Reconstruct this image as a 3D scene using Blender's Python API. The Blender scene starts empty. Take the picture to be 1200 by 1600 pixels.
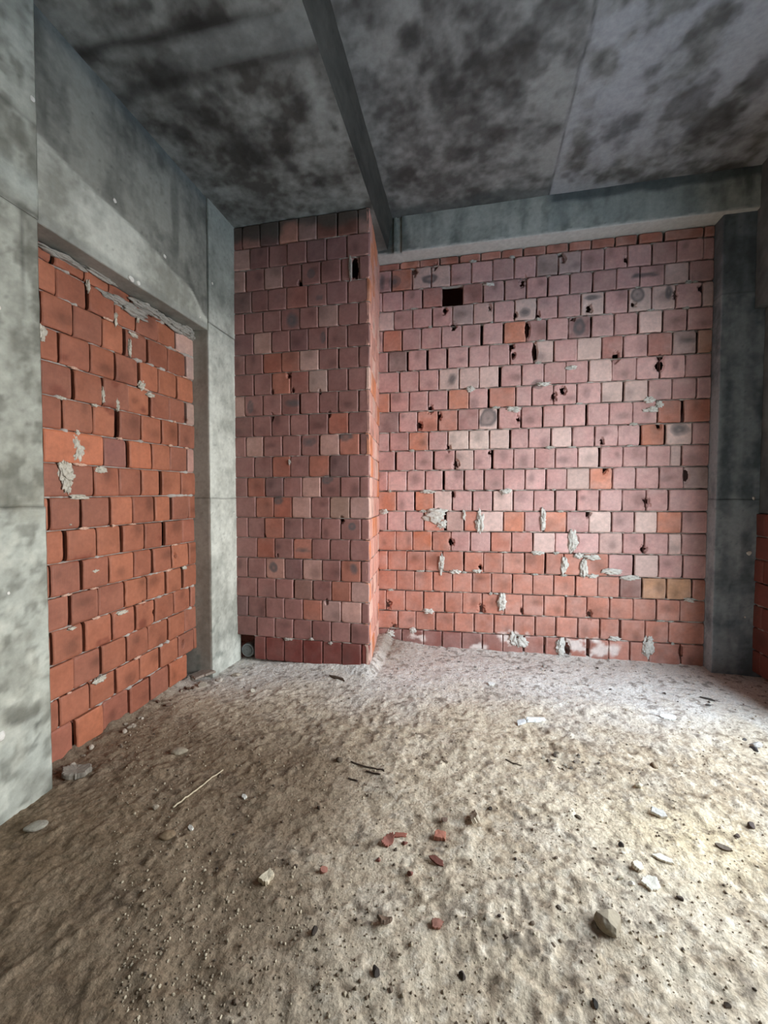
# Unfinished concrete and hollow-brick room, built object by object.
import bpy, math, random
import numpy as np
from mathutils import Vector, Matrix

sc = bpy.context.scene
COL = sc.collection
rng = np.random.default_rng(7)
random.seed(7)

# ------------------------------------------------------------------ helpers
def lin(r, g, b):
    c = np.array([r, g, b], float) / 255.0
    return np.where(c <= 0.04045, c / 12.92, ((c + 0.055) / 1.055) ** 2.4)

def _hash(ix, iy, iz, seed):
    h = (ix * 374761393 + iy * 668265263 + iz * 2147483647 + seed * 974711) & 0x7FFFFFFF
    h = ((h ^ (h >> 13)) * 1274126177) & 0x7FFFFFFF
    h = ((h ^ (h >> 16)) * 1103515245 + 12345) & 0x7FFFFFFF
    return ((h >> 8) & 0xFFFF) / 65535.0

def vnoise(p, scale, seed=0):
    q = np.asarray(p, float) * scale + 1000.0
    i = np.floor(q).astype(np.int64)
    f = q - i
    f = f * f * f * (f * (f * 6 - 15) + 10)
    o = 0
    for dx in (0, 1):
        wx = f[:, 0] if dx else 1 - f[:, 0]
        for dy in (0, 1):
            wy = f[:, 1] if dy else 1 - f[:, 1]
            for dz in (0, 1):
                wz = f[:, 2] if dz else 1 - f[:, 2]
                o = o + wx * wy * wz * _hash(i[:, 0] + dx, i[:, 1] + dy, i[:, 2] + dz, seed)
    return o * 2 - 1

def fbm(p, scale, octaves=4, seed=0, gain=0.5):
    a, s, o, n = 1.0, scale, 0, 0
    for k in range(octaves):
        o = o + a * vnoise(p, s, seed + 17 * k)
        n += a; a *= gain; s *= 2.03
    return o / n

def sstep(a, b, x):
    t = np.clip((x - a) / (b - a), 0, 1)
    return t * t * (3 - 2 * t)

def mix(a, b, t):
    t = np.asarray(t)[:, None]
    return a * (1 - t) + b * t

class MB:
    """collects grids and lumps, links them as ONE mesh object"""
    def __init__(s):
        s.v, s.c, s.f, s.m, s.n = [], [], [], [], 0
    def add(s, v, faces, col, mat=0):
        v = np.asarray(v, float); faces = np.asarray(faces, np.int64)
        col = np.broadcast_to(np.asarray(col, float), (len(v), 3))
        s.v.append(v); s.c.append(col)
        s.f.append((faces + s.n)); s.m.append(np.full(len(faces), mat))
        s.n += len(v)
    def grid(s, P, col, mat=0, flip=False):
        a, b = P.shape[:2]
        i = np.arange(a * b).reshape(a, b)
        q = np.stack([i[:-1, :-1], i[1:, :-1], i[1:, 1:], i[:-1, 1:]], -1).reshape(-1, 4)
        if flip: q = q[:, ::-1]
        col = np.asarray(col, float)
        s.add(P.reshape(-1, 3), q, col.reshape(-1, 3) if col.ndim > 1 else col, mat)
    def build(s, name, mats, parent=None, smooth=True):
        me = bpy.data.meshes.new(name)
        V = np.concatenate(s.v); Cc = np.concatenate(s.c)
        fl = [f for f in s.f]
        nl = np.concatenate([np.full(len(f), f.shape[1]) for f in fl])
        li = np.concatenate([f.reshape(-1) for f in fl])
        me.vertices.add(len(V)); me.vertices.foreach_set('co', V.astype(np.float32).ravel())
        me.loops.add(len(li)); me.loops.foreach_set('vertex_index', li.astype(np.int32))
        me.polygons.add(len(nl))
        me.polygons.foreach_set('loop_start', np.concatenate([[0], np.cumsum(nl)[:-1]]).astype(np.int32))
        me.polygons.foreach_set('material_index', np.concatenate(s.m).astype(np.int32))
        me.polygons.foreach_set('use_smooth', np.full(len(nl), smooth))
        me.update(calc_edges=True)
        at = me.color_attributes.new('tone', 'FLOAT_COLOR', 'POINT')
        at.data.foreach_set('color', np.concatenate([Cc, np.ones((len(Cc), 1))], 1).astype(np.float32).ravel())
        for m in (mats if isinstance(mats, (list, tuple)) else [mats]): me.materials.append(m)
        me.validate()
        o = bpy.data.objects.new(name, me); COL.objects.link(o)
        if parent: o.parent = parent
        return o

def tag(o, label, cat, group=None, kind=None):
    o['label'] = label; o['category'] = cat
    if group: o['group'] = group
    if kind: o['kind'] = kind
    return o

def empty(name, loc, rz=0):
    o = bpy.data.objects.new(name, None); COL.objects.link(o)
    o.location = loc; o.rotation_euler = (0, 0, rz); o.empty_display_size = .05
    return o

_ico = {}
def ico(n):
    if n in _ico: return _ico[n]
    t = (1 + 5 ** .5) / 2
    v = [(-1,t,0),(1,t,0),(-1,-t,0),(1,-t,0),(0,-1,t),(0,1,t),(0,-1,-t),(0,1,-t),(t,0,-1),(t,0,1),(-t,0,-1),(-t,0,1)]
    v = [np.array(p) / np.linalg.norm(p) for p in v]
    f = [(0,11,5),(0,5,1),(0,1,7),(0,7,10),(0,10,11),(1,5,9),(5,11,4),(11,10,2),(10,7,6),(7,1,8),(3,9,4),(3,4,2),(3,2,6),(3,6,8),(3,8,9),(4,9,5),(2,4,11),(6,2,10),(8,6,7),(9,8,1)]
    for _ in range(n):
        mid, g = {}, []
        def m(a, b):
            k = (min(a, b), max(a, b))
            if k not in mid:
                p = v[a] + v[b]; v.append(p / np.linalg.norm(p)); mid[k] = len(v) - 1
            return mid[k]
        for a, b, c in f:
            x, y, z = m(a, b), m(b, c), m(c, a)
            g += [(a, x, z), (b, y, x), (c, z, y), (x, y, z)]
        f = g
    _ico[n] = (np.array(v), np.array(f)); return _ico[n]

def lump(size, seed, n=2, rough=.25, cuts=0, scale=2.0):
    """irregular stone: noise-swollen ball, optionally cut by random planes"""
    v, f = ico(n); v = v.copy()
    r = np.random.default_rng(seed)
    v = v * (1 + rough * fbm(v, scale * .6, 3, seed))[:, None]
    for k in range(cuts):
        d = r.normal(size=3); d /= np.linalg.norm(d)
        o = r.uniform(.45, .7)
        h = v @ d - o
        v = v - np.clip(h, 0, None)[:, None] * d * .97
    return v * np.asarray(size, float), f

# ------------------------------------------------------------------ materials
def surf(name, rough=.85, grain=60, amount=.25, bump=.3, bdist=.004, stripes=None, spec=.3, coarse=None):
    m = bpy.data.materials.new(name); m.use_nodes = True
    nt = m.node_tree; N = nt.nodes; L = nt.links
    b = N['Principled BSDF']; b.inputs['Roughness'].default_value = rough
    b.inputs['Specular IOR Level'].default_value = spec
    at = N.new('ShaderNodeAttribute'); at.attribute_name = 'tone'
    tc = N.new('ShaderNodeTexCoord')
    n1 = N.new('ShaderNodeTexNoise'); n1.inputs['Scale'].default_value = grain
    n1.inputs['Detail'].default_value = 8; n1.inputs['Roughness'].default_value = .65
    L.new(tc.outputs['Object'], n1.inputs['Vector'])
    mr = N.new('ShaderNodeMapRange')
    mr.inputs[1].default_value = .25; mr.inputs[2].default_value = .75
    mr.inputs[3].default_value = 1 - amount; mr.inputs[4].default_value = 1 + amount
    L.new(n1.outputs['Fac'], mr.inputs[0])
    mul = N.new('ShaderNodeVectorMath'); mul.operation = 'SCALE'
    L.new(at.outputs['Color'], mul.inputs[0]); L.new(mr.outputs[0], mul.inputs['Scale'])
    L.new(mul.outputs[0], b.inputs['Base Color'])
    h = n1.outputs['Fac']
    if coarse:
        n2 = N.new('ShaderNodeTexNoise'); n2.inputs['Scale'].default_value = coarse
        n2.inputs['Detail'].default_value = 6
        L.new(tc.outputs['Object'], n2.inputs['Vector'])
        ad = N.new('ShaderNodeMath'); ad.operation = 'MULTIPLY_ADD'
        L.new(n2.outputs['Fac'], ad.inputs[0]); ad.inputs[1].default_value = 2.0
        L.new(h, ad.inputs[2]); h = ad.outputs[0]
    if stripes:
        sp = N.new('ShaderNodeSeparateXYZ'); L.new(tc.outputs['Object'], sp.inputs[0])
        a = N.new('ShaderNodeMath'); L.new(sp.outputs[0], a.inputs[0]); L.new(sp.outputs[1], a.inputs[1])
        s = N.new('ShaderNodeMath'); s.operation = 'MULTIPLY'; s.inputs[1].default_value = stripes
        L.new(a.outputs[0], s.inputs[0])
        si = N.new('ShaderNodeMath'); si.operation = 'SINE'; L.new(s.outputs[0], si.inputs[0])
        ad = N.new('ShaderNodeMath'); ad.operation = 'MULTIPLY_ADD'; ad.inputs[1].default_value = .18
        L.new(si.outputs[0], ad.inputs[0]); L.new(h, ad.inputs[2]); h = ad.outputs[0]
    bp = N.new('ShaderNodeBump'); bp.inputs['Strength'].default_value = bump; bp.inputs['Distance'].default_value = bdist
    L.new(h, bp.inputs['Height']); L.new(bp.outputs[0], b.inputs['Normal'])
    return m

M_brick = surf('fired_clay', .55, 38, .16, .35, .003, stripes=1150, spec=.35)
M_mortar = surf('mortar', .9, 90, .25, .6, .004)
M_conc = surf('concrete', .8, 26, .16, .35, .004, coarse=9)
M_dirt = surf('dirt', .92, 80,   .42, .7, .010, coarse=30, spec=.15)
M_stone = surf('stone', .85, 80, .22, .5, .003)
M_clay = surf('clay_shard', .7, 60, .2, .4, .002)
def plain(name, col, rough=.5, metal=0):
    m = bpy.data.materials.new(name); m.use_nodes = True
    b = m.node_tree.nodes['Principled BSDF']
    N, L = m.node_tree.nodes, m.node_tree.links
    n = N.new('ShaderNodeTexNoise'); n.inputs['Scale'].default_value = 45; n.inputs['Detail'].default_value = 5
    tc = N.new('ShaderNodeTexCoord'); L.new(tc.outputs['Object'], n.inputs['Vector'])
    r = N.new('ShaderNodeValToRGB'); L.new(n.outputs['Fac'], r.inputs[0])
    c = np.array(col)
    r.color_ramp.elements[0].position = .3; r.color_ramp.elements[1].position = .7
    r.color_ramp.elements[0].color = (*(c * .75), 1); r.color_ramp.elements[1].color = (*np.clip(c * 1.15, 0, 1), 1)
    L.new(r.outputs[0], b.inputs['Base Color'])
    b.inputs['Roughness'].default_value = rough; b.inputs['Metallic'].default_value = metal
    return m
M_pipe = plain('grey_pvc', lin(135, 140, 142), .45)
M_cap = plain('dusty_cap', lin(120, 124, 124), .55)
M_rust = plain('rusty_steel', lin(74, 60, 50), .7, .4)
M_white = plain('white_plastic', lin(225, 226, 224), .45)
M_straw = plain('dry_wood', lin(190, 175, 145), .8)
M_twig = plain('dark_twig', lin(75, 62, 50), .85)

# measured courses (metres)
bj = [[-0.763, -0.554, -0.349, -0.146, 0.062, 0.258, 0.468, 0.678, 0.886, 1.083, 1.295, 1.495, 1.709, 2.028], [-0.85, -0.633, -0.438, -0.237, -0.031, 0.177, 0.383, 0.591, 0.79, 0.997, 1.201, 1.403, 1.607, 1.813, 2.028], [-0.951, -0.728, -0.526, -0.319, -0.117, 0.085, 0.294, 0.498, 0.699, 0.9, 1.1, 1.309, 1.507, 1.717, 1.92], [-0.825, -0.626, -0.422, -0.219, -0.011, 0.19, 0.394, 0.596, 0.795, 1.004, 1.208, 1.414, 1.613, 1.81, 2.024], [-0.946, -0.739, -0.536, -0.33, -0.123, 0.08, 0.287, 0.506, 0.694, 0.893, 1.1, 1.301, 1.506, 1.707, 1.912], [-0.885, -0.675, -0.466, -0.259, -0.053, 0.149, 0.355, 0.576, 0.764, 0.973, 1.195, 1.38, 1.586, 1.794, 2.0], [-0.981, -0.765, -0.557, -0.354, -0.145, 0.054, 0.262, 0.466, 0.674, 0.875, 1.078, 1.285, 1.496, 1.694, 1.907], [-0.869, -0.661, -0.458, -0.256, -0.049, 0.153, 0.409, 0.562, 0.765, 0.976, 1.197, 1.388, 1.597, 1.796, 2.003], [-0.773, -0.573, -0.356, -0.154, 0.054, 0.25, 0.463, 0.669, 0.865, 1.069, 1.269, 1.473, 1.683, 1.897], [-0.874, -0.663, -0.456, -0.257, -0.046, 0.161, 0.368, 0.535, 0.747, 0.942, 1.145, 1.347, 1.547, 1.752, 1.971], [-0.799, -0.599, -0.396, -0.182, 0.004, 0.199, 0.395, 0.597, 0.792, 0.994, 1.197, 1.398, 1.597, 1.797, 1.891], [-0.888, -0.685, -0.49, -0.291, -0.089, 0.111, 0.305, 0.511, 0.709, 0.899, 1.107, 1.309, 1.508, 1.708, 1.915], [-0.798, -0.597, -0.399, -0.205, -0.003, 0.197, 0.396, 0.595, 0.793, 0.996, 1.193, 1.392, 1.602, 1.793], [-0.891, -0.693, -0.497, -0.271, -0.086, 0.067, 0.307, 0.508, 0.694, 0.905, 1.107, 1.307, 1.509, 1.704, 1.905], [-0.797, -0.617, -0.415, -0.215, -0.017, 0.184, 0.389, 0.594, 0.799, 0.961, 1.203, 1.406, 1.598, 1.8, 1.91], [-0.886, -0.682, -0.486, -0.307, -0.082, 0.113, 0.309, 0.513, 0.712, 0.886, 1.072, 1.29, 1.517, 1.725, 1.93], [-0.792, -0.597, -0.398, -0.198, 0.004, 0.193, 0.401, 0.594, 0.794, 0.993, 1.194, 1.391, 1.583, 1.791, 2.009], [-0.902, -0.697, -0.496, -0.278, -0.093, 0.102, 0.325, 0.504, 0.705, 0.904, 1.1, 1.303, 1.512, 1.711, 1.909], [-0.776, -0.579, -0.374, -0.179, 0.03, 0.23, 0.419, 0.624, 0.82, 1.021, 1.221, 1.407, 1.618, 1.818], [-0.869, -0.729, -0.503, -0.302, -0.099, 0.113, 0.313, 0.517, 0.724, 0.907, 1.126, 1.305, 1.49, 1.658, 1.929]]
zL = [4.03, 3.96, 3.739, 3.534, 3.338, 3.115, 2.9, 2.684, 2.477, 2.26, 2.065, 1.856, 1.64, 1.426, 1.215, 1.003, 0.79, 0.577, 0.354, 0.158, -0.06]
zR = [4.03, 3.93, 3.731, 3.537, 3.308, 3.107, 2.894, 2.68, 2.483, 2.268, 2.064, 1.865, 1.657, 1.448, 1.242, 1.041, 0.821, 0.619, 0.416, 0.203, -0.02]
pj = [[-2.113, -1.93, -1.741, -1.553, -1.374, -1.181, -0.998], [-2.033, -1.843, -1.659, -1.474, -1.289, -1.096], [-2.076, -1.89, -1.707, -1.521, -1.341, -1.152, -0.987], [-2.021, -1.851, -1.669, -1.468, -1.286, -1.093], [-2.093, -1.909, -1.726, -1.543, -1.367, -1.179, -0.994], [-2.005, -1.822, -1.64, -1.462, -1.28, -1.094], [-2.092, -1.907, -1.723, -1.545, -1.36, -1.178, -0.991], [-2.003, -1.822, -1.639, -1.461, -1.281, -1.09], [-2.096, -1.911, -1.726, -1.542, -1.362, -1.179, -0.991], [-2.012, -1.825, -1.642, -1.462, -1.274, -1.087], [-2.091, -1.906, -1.722, -1.536, -1.354, -1.169, -0.984], [-2.007, -1.823, -1.643, -1.459, -1.263, -1.08], [-2.075, -1.894, -1.712, -1.53, -1.348, -1.16, -0.98], [-1.992, -1.81, -1.626, -1.441, -1.261, -1.073], [-2.077, -1.901, -1.707, -1.524, -1.343, -1.159, -0.97], [-1.984, -1.801, -1.617, -1.435, -1.259, -1.071], [-2.081, -1.892, -1.704, -1.523, -1.336, -1.156, -0.97], [-1.984, -1.796, -1.611, -1.428, -1.248, -1.063], [-2.081, -1.899, -1.711, -1.525, -1.338, -1.157, -0.965], [-1.991, -1.805, -1.621, -1.435, -1.252, -1.067], [-2.018, -1.902, -1.714, -1.527, -1.334, -1.146, -0.965]]
zP = [4.08, 3.87, 3.676, 3.478, 3.283, 3.093, 2.9, 2.717, 2.519, 2.328, 2.137, 1.95, 1.757, 1.573, 1.382, 1.19, 1.003, 0.81, 0.628, 0.438, 0.252, 0.03]
lj = [[1.946, 2.145, 2.324, 2.501, 2.709, 2.926], [1.966, 2.166, 2.361, 2.543, 2.755, 2.95], [1.865, 2.065, 2.264, 2.448, 2.652, 2.856, 3.064], [1.976, 2.171, 2.365, 2.558, 2.75, 2.953], [1.866, 2.06, 2.26, 2.461, 2.663, 2.855, 3.064], [1.984, 2.186, 2.377, 2.571, 2.772, 2.964], [1.863, 2.26, 2.46, 2.667, 2.861, 3.064], [2.181, 2.378, 2.576, 2.773, 2.982], [1.9, 2.093, 2.295, 2.485, 2.687, 2.881, 3.072], [1.996, 2.195, 2.39, 2.586, 2.789, 2.989], [1.887, 2.082, 2.276, 2.488, 2.669, 2.862, 3.064], [2.001, 2.195, 2.402, 2.602, 2.798, 2.989], [1.892, 2.094, 2.292, 2.488, 2.686, 2.887, 3.077], [2.02, 2.214, 2.411, 2.609, 2.811, 3.009], [1.922, 2.125, 2.316, 2.523, 2.724, 2.924, 3.123], [2.017, 2.218, 2.422, 2.62, 2.816, 3.013]]
zl = [(2.98, 2.98), (2.891, 2.926), (2.721, 2.761), (2.525, 2.569), (2.339, 2.37), (2.146, 2.183), (1.956, 1.984), (1.763, 1.78), (1.565, 1.586), (1.371, 1.386), (1.18, 1.186), (0.985, 0.992), (0.79, 0.808), (0.591, 0.624), (0.395, 0.434), (0.214, 0.249), (0.014, 0.049)]
bcol = [(-0.817, 4.25, 'pale'), (-0.593, 3.91, 'pale'), (-0.395, 3.842, 'pale'), (0.673, 3.818, 'greygreen'), (-0.793, 2.991, 'grey'), (-0.888, 2.371, 'dark'), (-0.218, 2.79, 'cream'), (0.143, 2.359, 'cream'), (1.483, 0.715, 'slate'), (1.901, 0.722, 'tan'), (1.784, 0.717, 'tan'), (-0.11, 2.16, 'cream'), (0.094, 2.154, 'cream'), (0.288, 2.149, 'cream'), (1.868, 2.199, 'cream'), (1.902, 3.015, 'greyp'), (1.089, 3.03, 'cream'), (1.219, 1.33, 'cream'), (1.608, 1.348, 'cream'), (-0.595, 1.196, 'orange'), (0.281, 1.122, 'orange'), (0.485, 1.127, 'burnt'), (0.358, 2.56, 'orange'), (-0.419, 2.387, 'orange'), (-0.255, 2.381, 'orange'), (1.339, 2.482, 'cream'), (1.682, 2.985, 'red'), (1.774, 2.438, 'red'), (-0.492, 3.606, 'red'), (-0.007, 3.59, 'red'), (-0.182, 1.357, 'pale'), (-0.76, 3.201, 'orange'), (1.247, 3.0, 'red'), (1.96, 2.296, 'orange'), (2.047, 2.986, 'ochre'), (1.099, 3.451, 'cream'), (0.488, 3.417, 'cream'), (0.12, 3.42, 'pale'), (-0.088, 3.407, 'greyp'), (0.99, 3.159, 'darkc'), (-0.797, 4.326, 'orange'), (-0.594, 4.04, 'orange'), (-0.481, 1.34, 'orange'), (-0.02, 1.346, 'orange'), (1.28, 1.115, 'pale'), (0.913, 1.745, 'pale'), (0.969, 3.784, 'greyp'), (1.513, 3.44, 'cream'), (1.972, 1.767, 'greyp')]
bst = [(0.143, 2.359, 14, 15), (-0.218, 2.79, 7, 9), (0.488, 3.399, 11, 8), (1.485, 3.473, 9, 12), (1.868, 2.199, 15, 9), (1.918, 3.014, 14, 4), (-0.377, 4.194, 12, 7), (0.989, 3.207, 9, 12), (1.098, 3.481, 14, 5), (-0.447, 3.828, 14, 8), (-0.953, 3.85, 6, 14), (-0.816, 3.835, 10, 10), (1.562, 3.64, 18, 4), (1.751, 3.475, 6, 14), (0.617, 2.691, 10, 8)]
bmort = [(-0.374, 1.381, 17, 10), (-0.314, 1.289, 8, 6), (0.076, 1.327, 6, 16), (0.682, 1.354, 4, 14), (0.963, 1.145, 6, 15), (-0.311, 0.886, 4, 15), (0.891, 0.909, 5, 12), (1.066, 0.884, 5, 12), (1.14, 0.993, 11, 4), (1.018, 1.008, 6, 4), (0.299, 0.515, 6, 13), (0.497, 0.115, 8, 7), (0.416, 0.141, 5, 9), (0.867, 0.085, 6, 14), (1.649, 0.146, 7, 14), (1.63, 2.397, 10, 4), (1.612, 2.487, 7, 4), (1.694, 2.442, 5, 4), (0.378, 2.452, 12, 4), (-0.442, 0.372, 9, 4), (-0.462, 1.636, 10, 3), (0.325, 1.634, 8, 4), (-0.031, 2.676, 6, 4), (0.049, 0.819, 7, 3), (-0.165, 0.804, 8, 3), (0.638, 1.022, 8, 3), (1.988, 0.624, 7, 3), (-0.855, 0.104, 6, 5), (-0.612, 0.156, 5, 4), (1.353, 0.21, 8, 3), (1.143, 0.812, 7, 3), (1.313, 0.862, 12, 4), (1.481, 0.807, 12, 3), (-0.89, -0.004, 4, 8), (-0.928, 1.417, 6, 4), (-0.085, 1.391, 3, 7), (0.676, 2.688, 9, 3), (0.926, 2.828, 7, 3), (0.149, 3.701, 8, 3)]
bhole = [(-0.211, 3.63, 15, 13), (0.514, 3.229, 4, 12), (0.583, 3.005, 4, 14), (1.686, 2.797, 6, 8), (1.695, 2.878, 5, 5), (0.927, 0.07, 5, 12), (-0.876, 0.032, 5, 9), (1.925, 0.131, 4, 10), (0.992, 1.151, 4, 8), (1.93, 1.779, 4, 9), (0.864, 2.708, 0, 0)]
bchip = [(-0.613, 3.912, 8), (-0.395, 3.946, 7), (0.835, 3.872, 6), (0.466, 3.699, 9), (0.151, 3.48, 6), (-0.295, 3.49, 7), (-0.209, 3.321, 8), (0.398, 3.382, 6), (0.608, 3.363, 6), (0.37, 3.083, 7), (0.384, 2.988, 6), (-0.44, 2.487, 9), (-0.553, 2.325, 9), (-0.34, 2.417, 6), (0.44, 2.354, 7), (0.767, 2.559, 8), (1.206, 2.111, 6), (-0.253, 2.085, 7), (-0.173, 1.919, 9), (0.165, 2.023, 6), (-0.197, 1.609, 6), (-0.213, 1.104, 9), (0.097, 0.424, 9), (0.081, 0.854, 6), (-0.877, 0.416, 8), (0.493, 0.428, 6), (0.447, 0.131, 8), (1.098, 1.416, 8), (1.605, 1.529, 9), (1.586, 1.086, 8), (1.698, 2.246, 6), (1.126, 0.427, 8), (0.854, 2.616, 8), (1.386, 3.807, 6), (1.072, 3.382, 8), (0.93, 3.297, 6), (2.01, 3.477, 6), (1.805, 3.44, 6), (0.811, 3.923, 5), (1.315, 2.905, 9), (1.459, 3.387, 6), (-0.645, -0.061, 6), (-0.82, 0.176, 8), (1.239, 1.835, 7)]
pcol = [(-2.145, 3.986, 'red'), (-2.023, 3.971, 'red'), (-1.839, 3.961, 'grey'), (-1.65, 3.979, 'orange'), (-1.093, 3.961, 'grey'), (-1.284, 3.987, 'dark'), (-1.465, 3.983, 'dark'), (-1.383, 3.763, 'slate'), (-1.196, 3.782, 'mauve'), (-1.633, 2.836, 'orange'), (-1.455, 2.823, 'pale'), (-1.729, 2.625, 'orange'), (-1.549, 2.629, 'red'), (-1.372, 2.626, 'cream'), (-1.073, 2.038, 'orange'), (-1.352, 1.858, 'orange'), (-1.17, 1.855, 'slate'), (-1.808, 1.672, 'slate'), (-1.899, 1.486, 'orange'), (-1.17, 1.476, 'tanp'), (-1.795, 1.3, 'orange'), (-1.619, 1.303, 'dark'), (-1.613, 0.918, 'slate'), (-1.066, 0.923, 'orange'), (-1.798, 0.911, 'pale'), (-1.519, 0.728, 'wood'), (-1.157, 0.731, 'orange'), (-1.248, 0.536, 'slate'), (-1.434, 0.54, 'orange'), (-2.123, 0.546, 'slate'), (-1.609, 0.17, 'maroon'), (-1.435, 0.183, 'maroon'), (-1.234, 0.169, 'maroon'), (-1.529, 0.355, 'maroon'), (-1.357, 0.352, 'maroon'), (-1.82, 0.153, 'maroon'), (-1.959, 0.157, 'maroon'), (-1.067, 0.168, 'maroon'), (-1.63, 3.409, 'red'), (-2.118, 3.414, 'grey'), (-2.139, 3.033, 'mauve'), (-1.562, 3.003, 'mauve'), (-1.272, 3.247, 'pale'), (-1.802, 3.599, 'pale'), (-1.211, 3.381, 'mauve'), (-0.984, 1.47, 'pale'), (-0.977, 0.74, 'pale'), (-1.525, 1.113, 'orange')]
pst = [(-1.429, 3.572, 9, 9), (-2.038, 2.42, 6, 12), (-1.612, 2.43, 12, 6), (-1.458, 2.077, 12, 7), (-1.11, 2.11, 12, 6), (-1.624, 3.18, 10, 12), (-1.317, 2.998, 5, 10), (-1.036, 0.925, 8, 10), (-1.051, 1.312, 6, 6), (-1.525, 1.083, 13, 4), (-1.283, 1.735, 8, 6), (-1.761, 1.539, 9, 7), (-1.814, 0.91, 9, 9), (-1.346, 3.352, 6, 4)]
pchip = [(-1.537, 3.499, 5), (-1.65, 2.692, 6), (-1.818, 2.542, 4), (-1.612, 2.546, 5), (-1.82, 2.307, 6), (-1.267, 2.314, 5), (-1.148, 1.368, 6), (-1.901, 1.216, 4), (-1.294, 0.622, 5), (-1.349, 2.517, 4), (-1.773, 1.032, 4)]
pmort = [(-1.673, 0.248, 6, 2), (-1.257, 0.241, 3, 2), (-1.443, 0.265, 3, 2), (-1.65, 1.892, 2, 4), (-1.064, 3.573, 2, 16)]
lcol = [(2.359, 1.847, 'mauve'), (2.149, 2.033, 'brown'), (2.154, 1.854, 'orange'), (1.93, 1.829, 'orange'), (1.877, 1.137, 'brown'), (2.03, 1.11, 'brown2'), (2.171, 1.064, 'brown2'), (3.028, 1.258, 'red'), (3.105, 2.731, 'white'), (3.12, 2.234, 'cream'), (3.113, 1.891, 'pinkw'), (2.486, 1.249, 'brown2'), (2.761, 1.071, 'brown2'), (3.19, 1.103, 'pale'), (1.908, 0.12, 'red'), (2.113, 0.101, 'orange'), (1.934, 2.716, 'brown2'), (2.492, 2.563, 'brown2'), (2.003, 2.491, 'brown2'), (1.961, 0.723, 'brown2'), (2.294, 0.784, 'brown2'), (2.758, 2.191, 'brown2'), (2.505, 1.848, 'orange'), (2.557, 1.576, 'brown2'), (3.005, 0.126, 'orange'), (3.096, 0.645, 'brown2'), (2.781, 0.089, 'brown2'), (2.256, 0.194, 'red'), (2.496, 0.146, 'red')]
lst = [(1.965, 2.177, 10, 6), (2.315, 2.147, 12, 7), (2.6, 2.207, 6, 5), (2.548, 0.643, 8, 7), (2.217, 0.624, 12, 6), (2.095, 1.19, 12, 4), (3.047, 2.221, 6, 4), (2.738, 1.257, 6, 4), (2.354, 2.325, 8, 4), (2.001, 2.379, 7, 4)]
lmort = [(2.073, 1.864, 6, 15), (2.071, 1.957, 3, 4), (1.997, 1.724, 8, 14), (1.999, 1.648, 5, 12), (2.58, 2.377, 5, 8), (2.229, 1.743, 7, 4), (2.254, 2.225, 2, 10), (2.658, 2.327, 7, 3), (1.874, 2.478, 5, 8), (2.172, 1.097, 4, 2), (2.165, 2.881, 2, 8), (2.364, 2.753, 2, 9), (2.017, 1.401, 1, 1), (2.188, 0.387, 8, 4), (2.01, 0.777, 5, 2), (2.371, 0.776, 9, 3), (2.108, -0.102, 20, 4), (3.006, 0.981, 5, 3), (2.513, 2.712, 7, 3), (2.477, 2.602, 2, 12), (2.556, 2.855, 2, 8), (3.208, 0.703, 4, 12), (3.189, 1.075, 6, 14), (2.082, 1.565, 10, 3), (2.367, 2.192, 2, 8), (1.98, 2.143, 4, 2), (2.192, 2.149, 4, 2)]
ltop = [(2.226, 2.995, 22, 6), (2.096, 3.022, 20, 4), (2.015, 2.958, 20, 4), (2.499, 2.875, 20, 7), (2.616, 2.95, 20, 6), (2.985, 2.945, 26, 9), (2.774, 2.948, 16, 6), (2.367, 2.889, 18, 5), (3.142, 2.927, 8, 6)]
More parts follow.
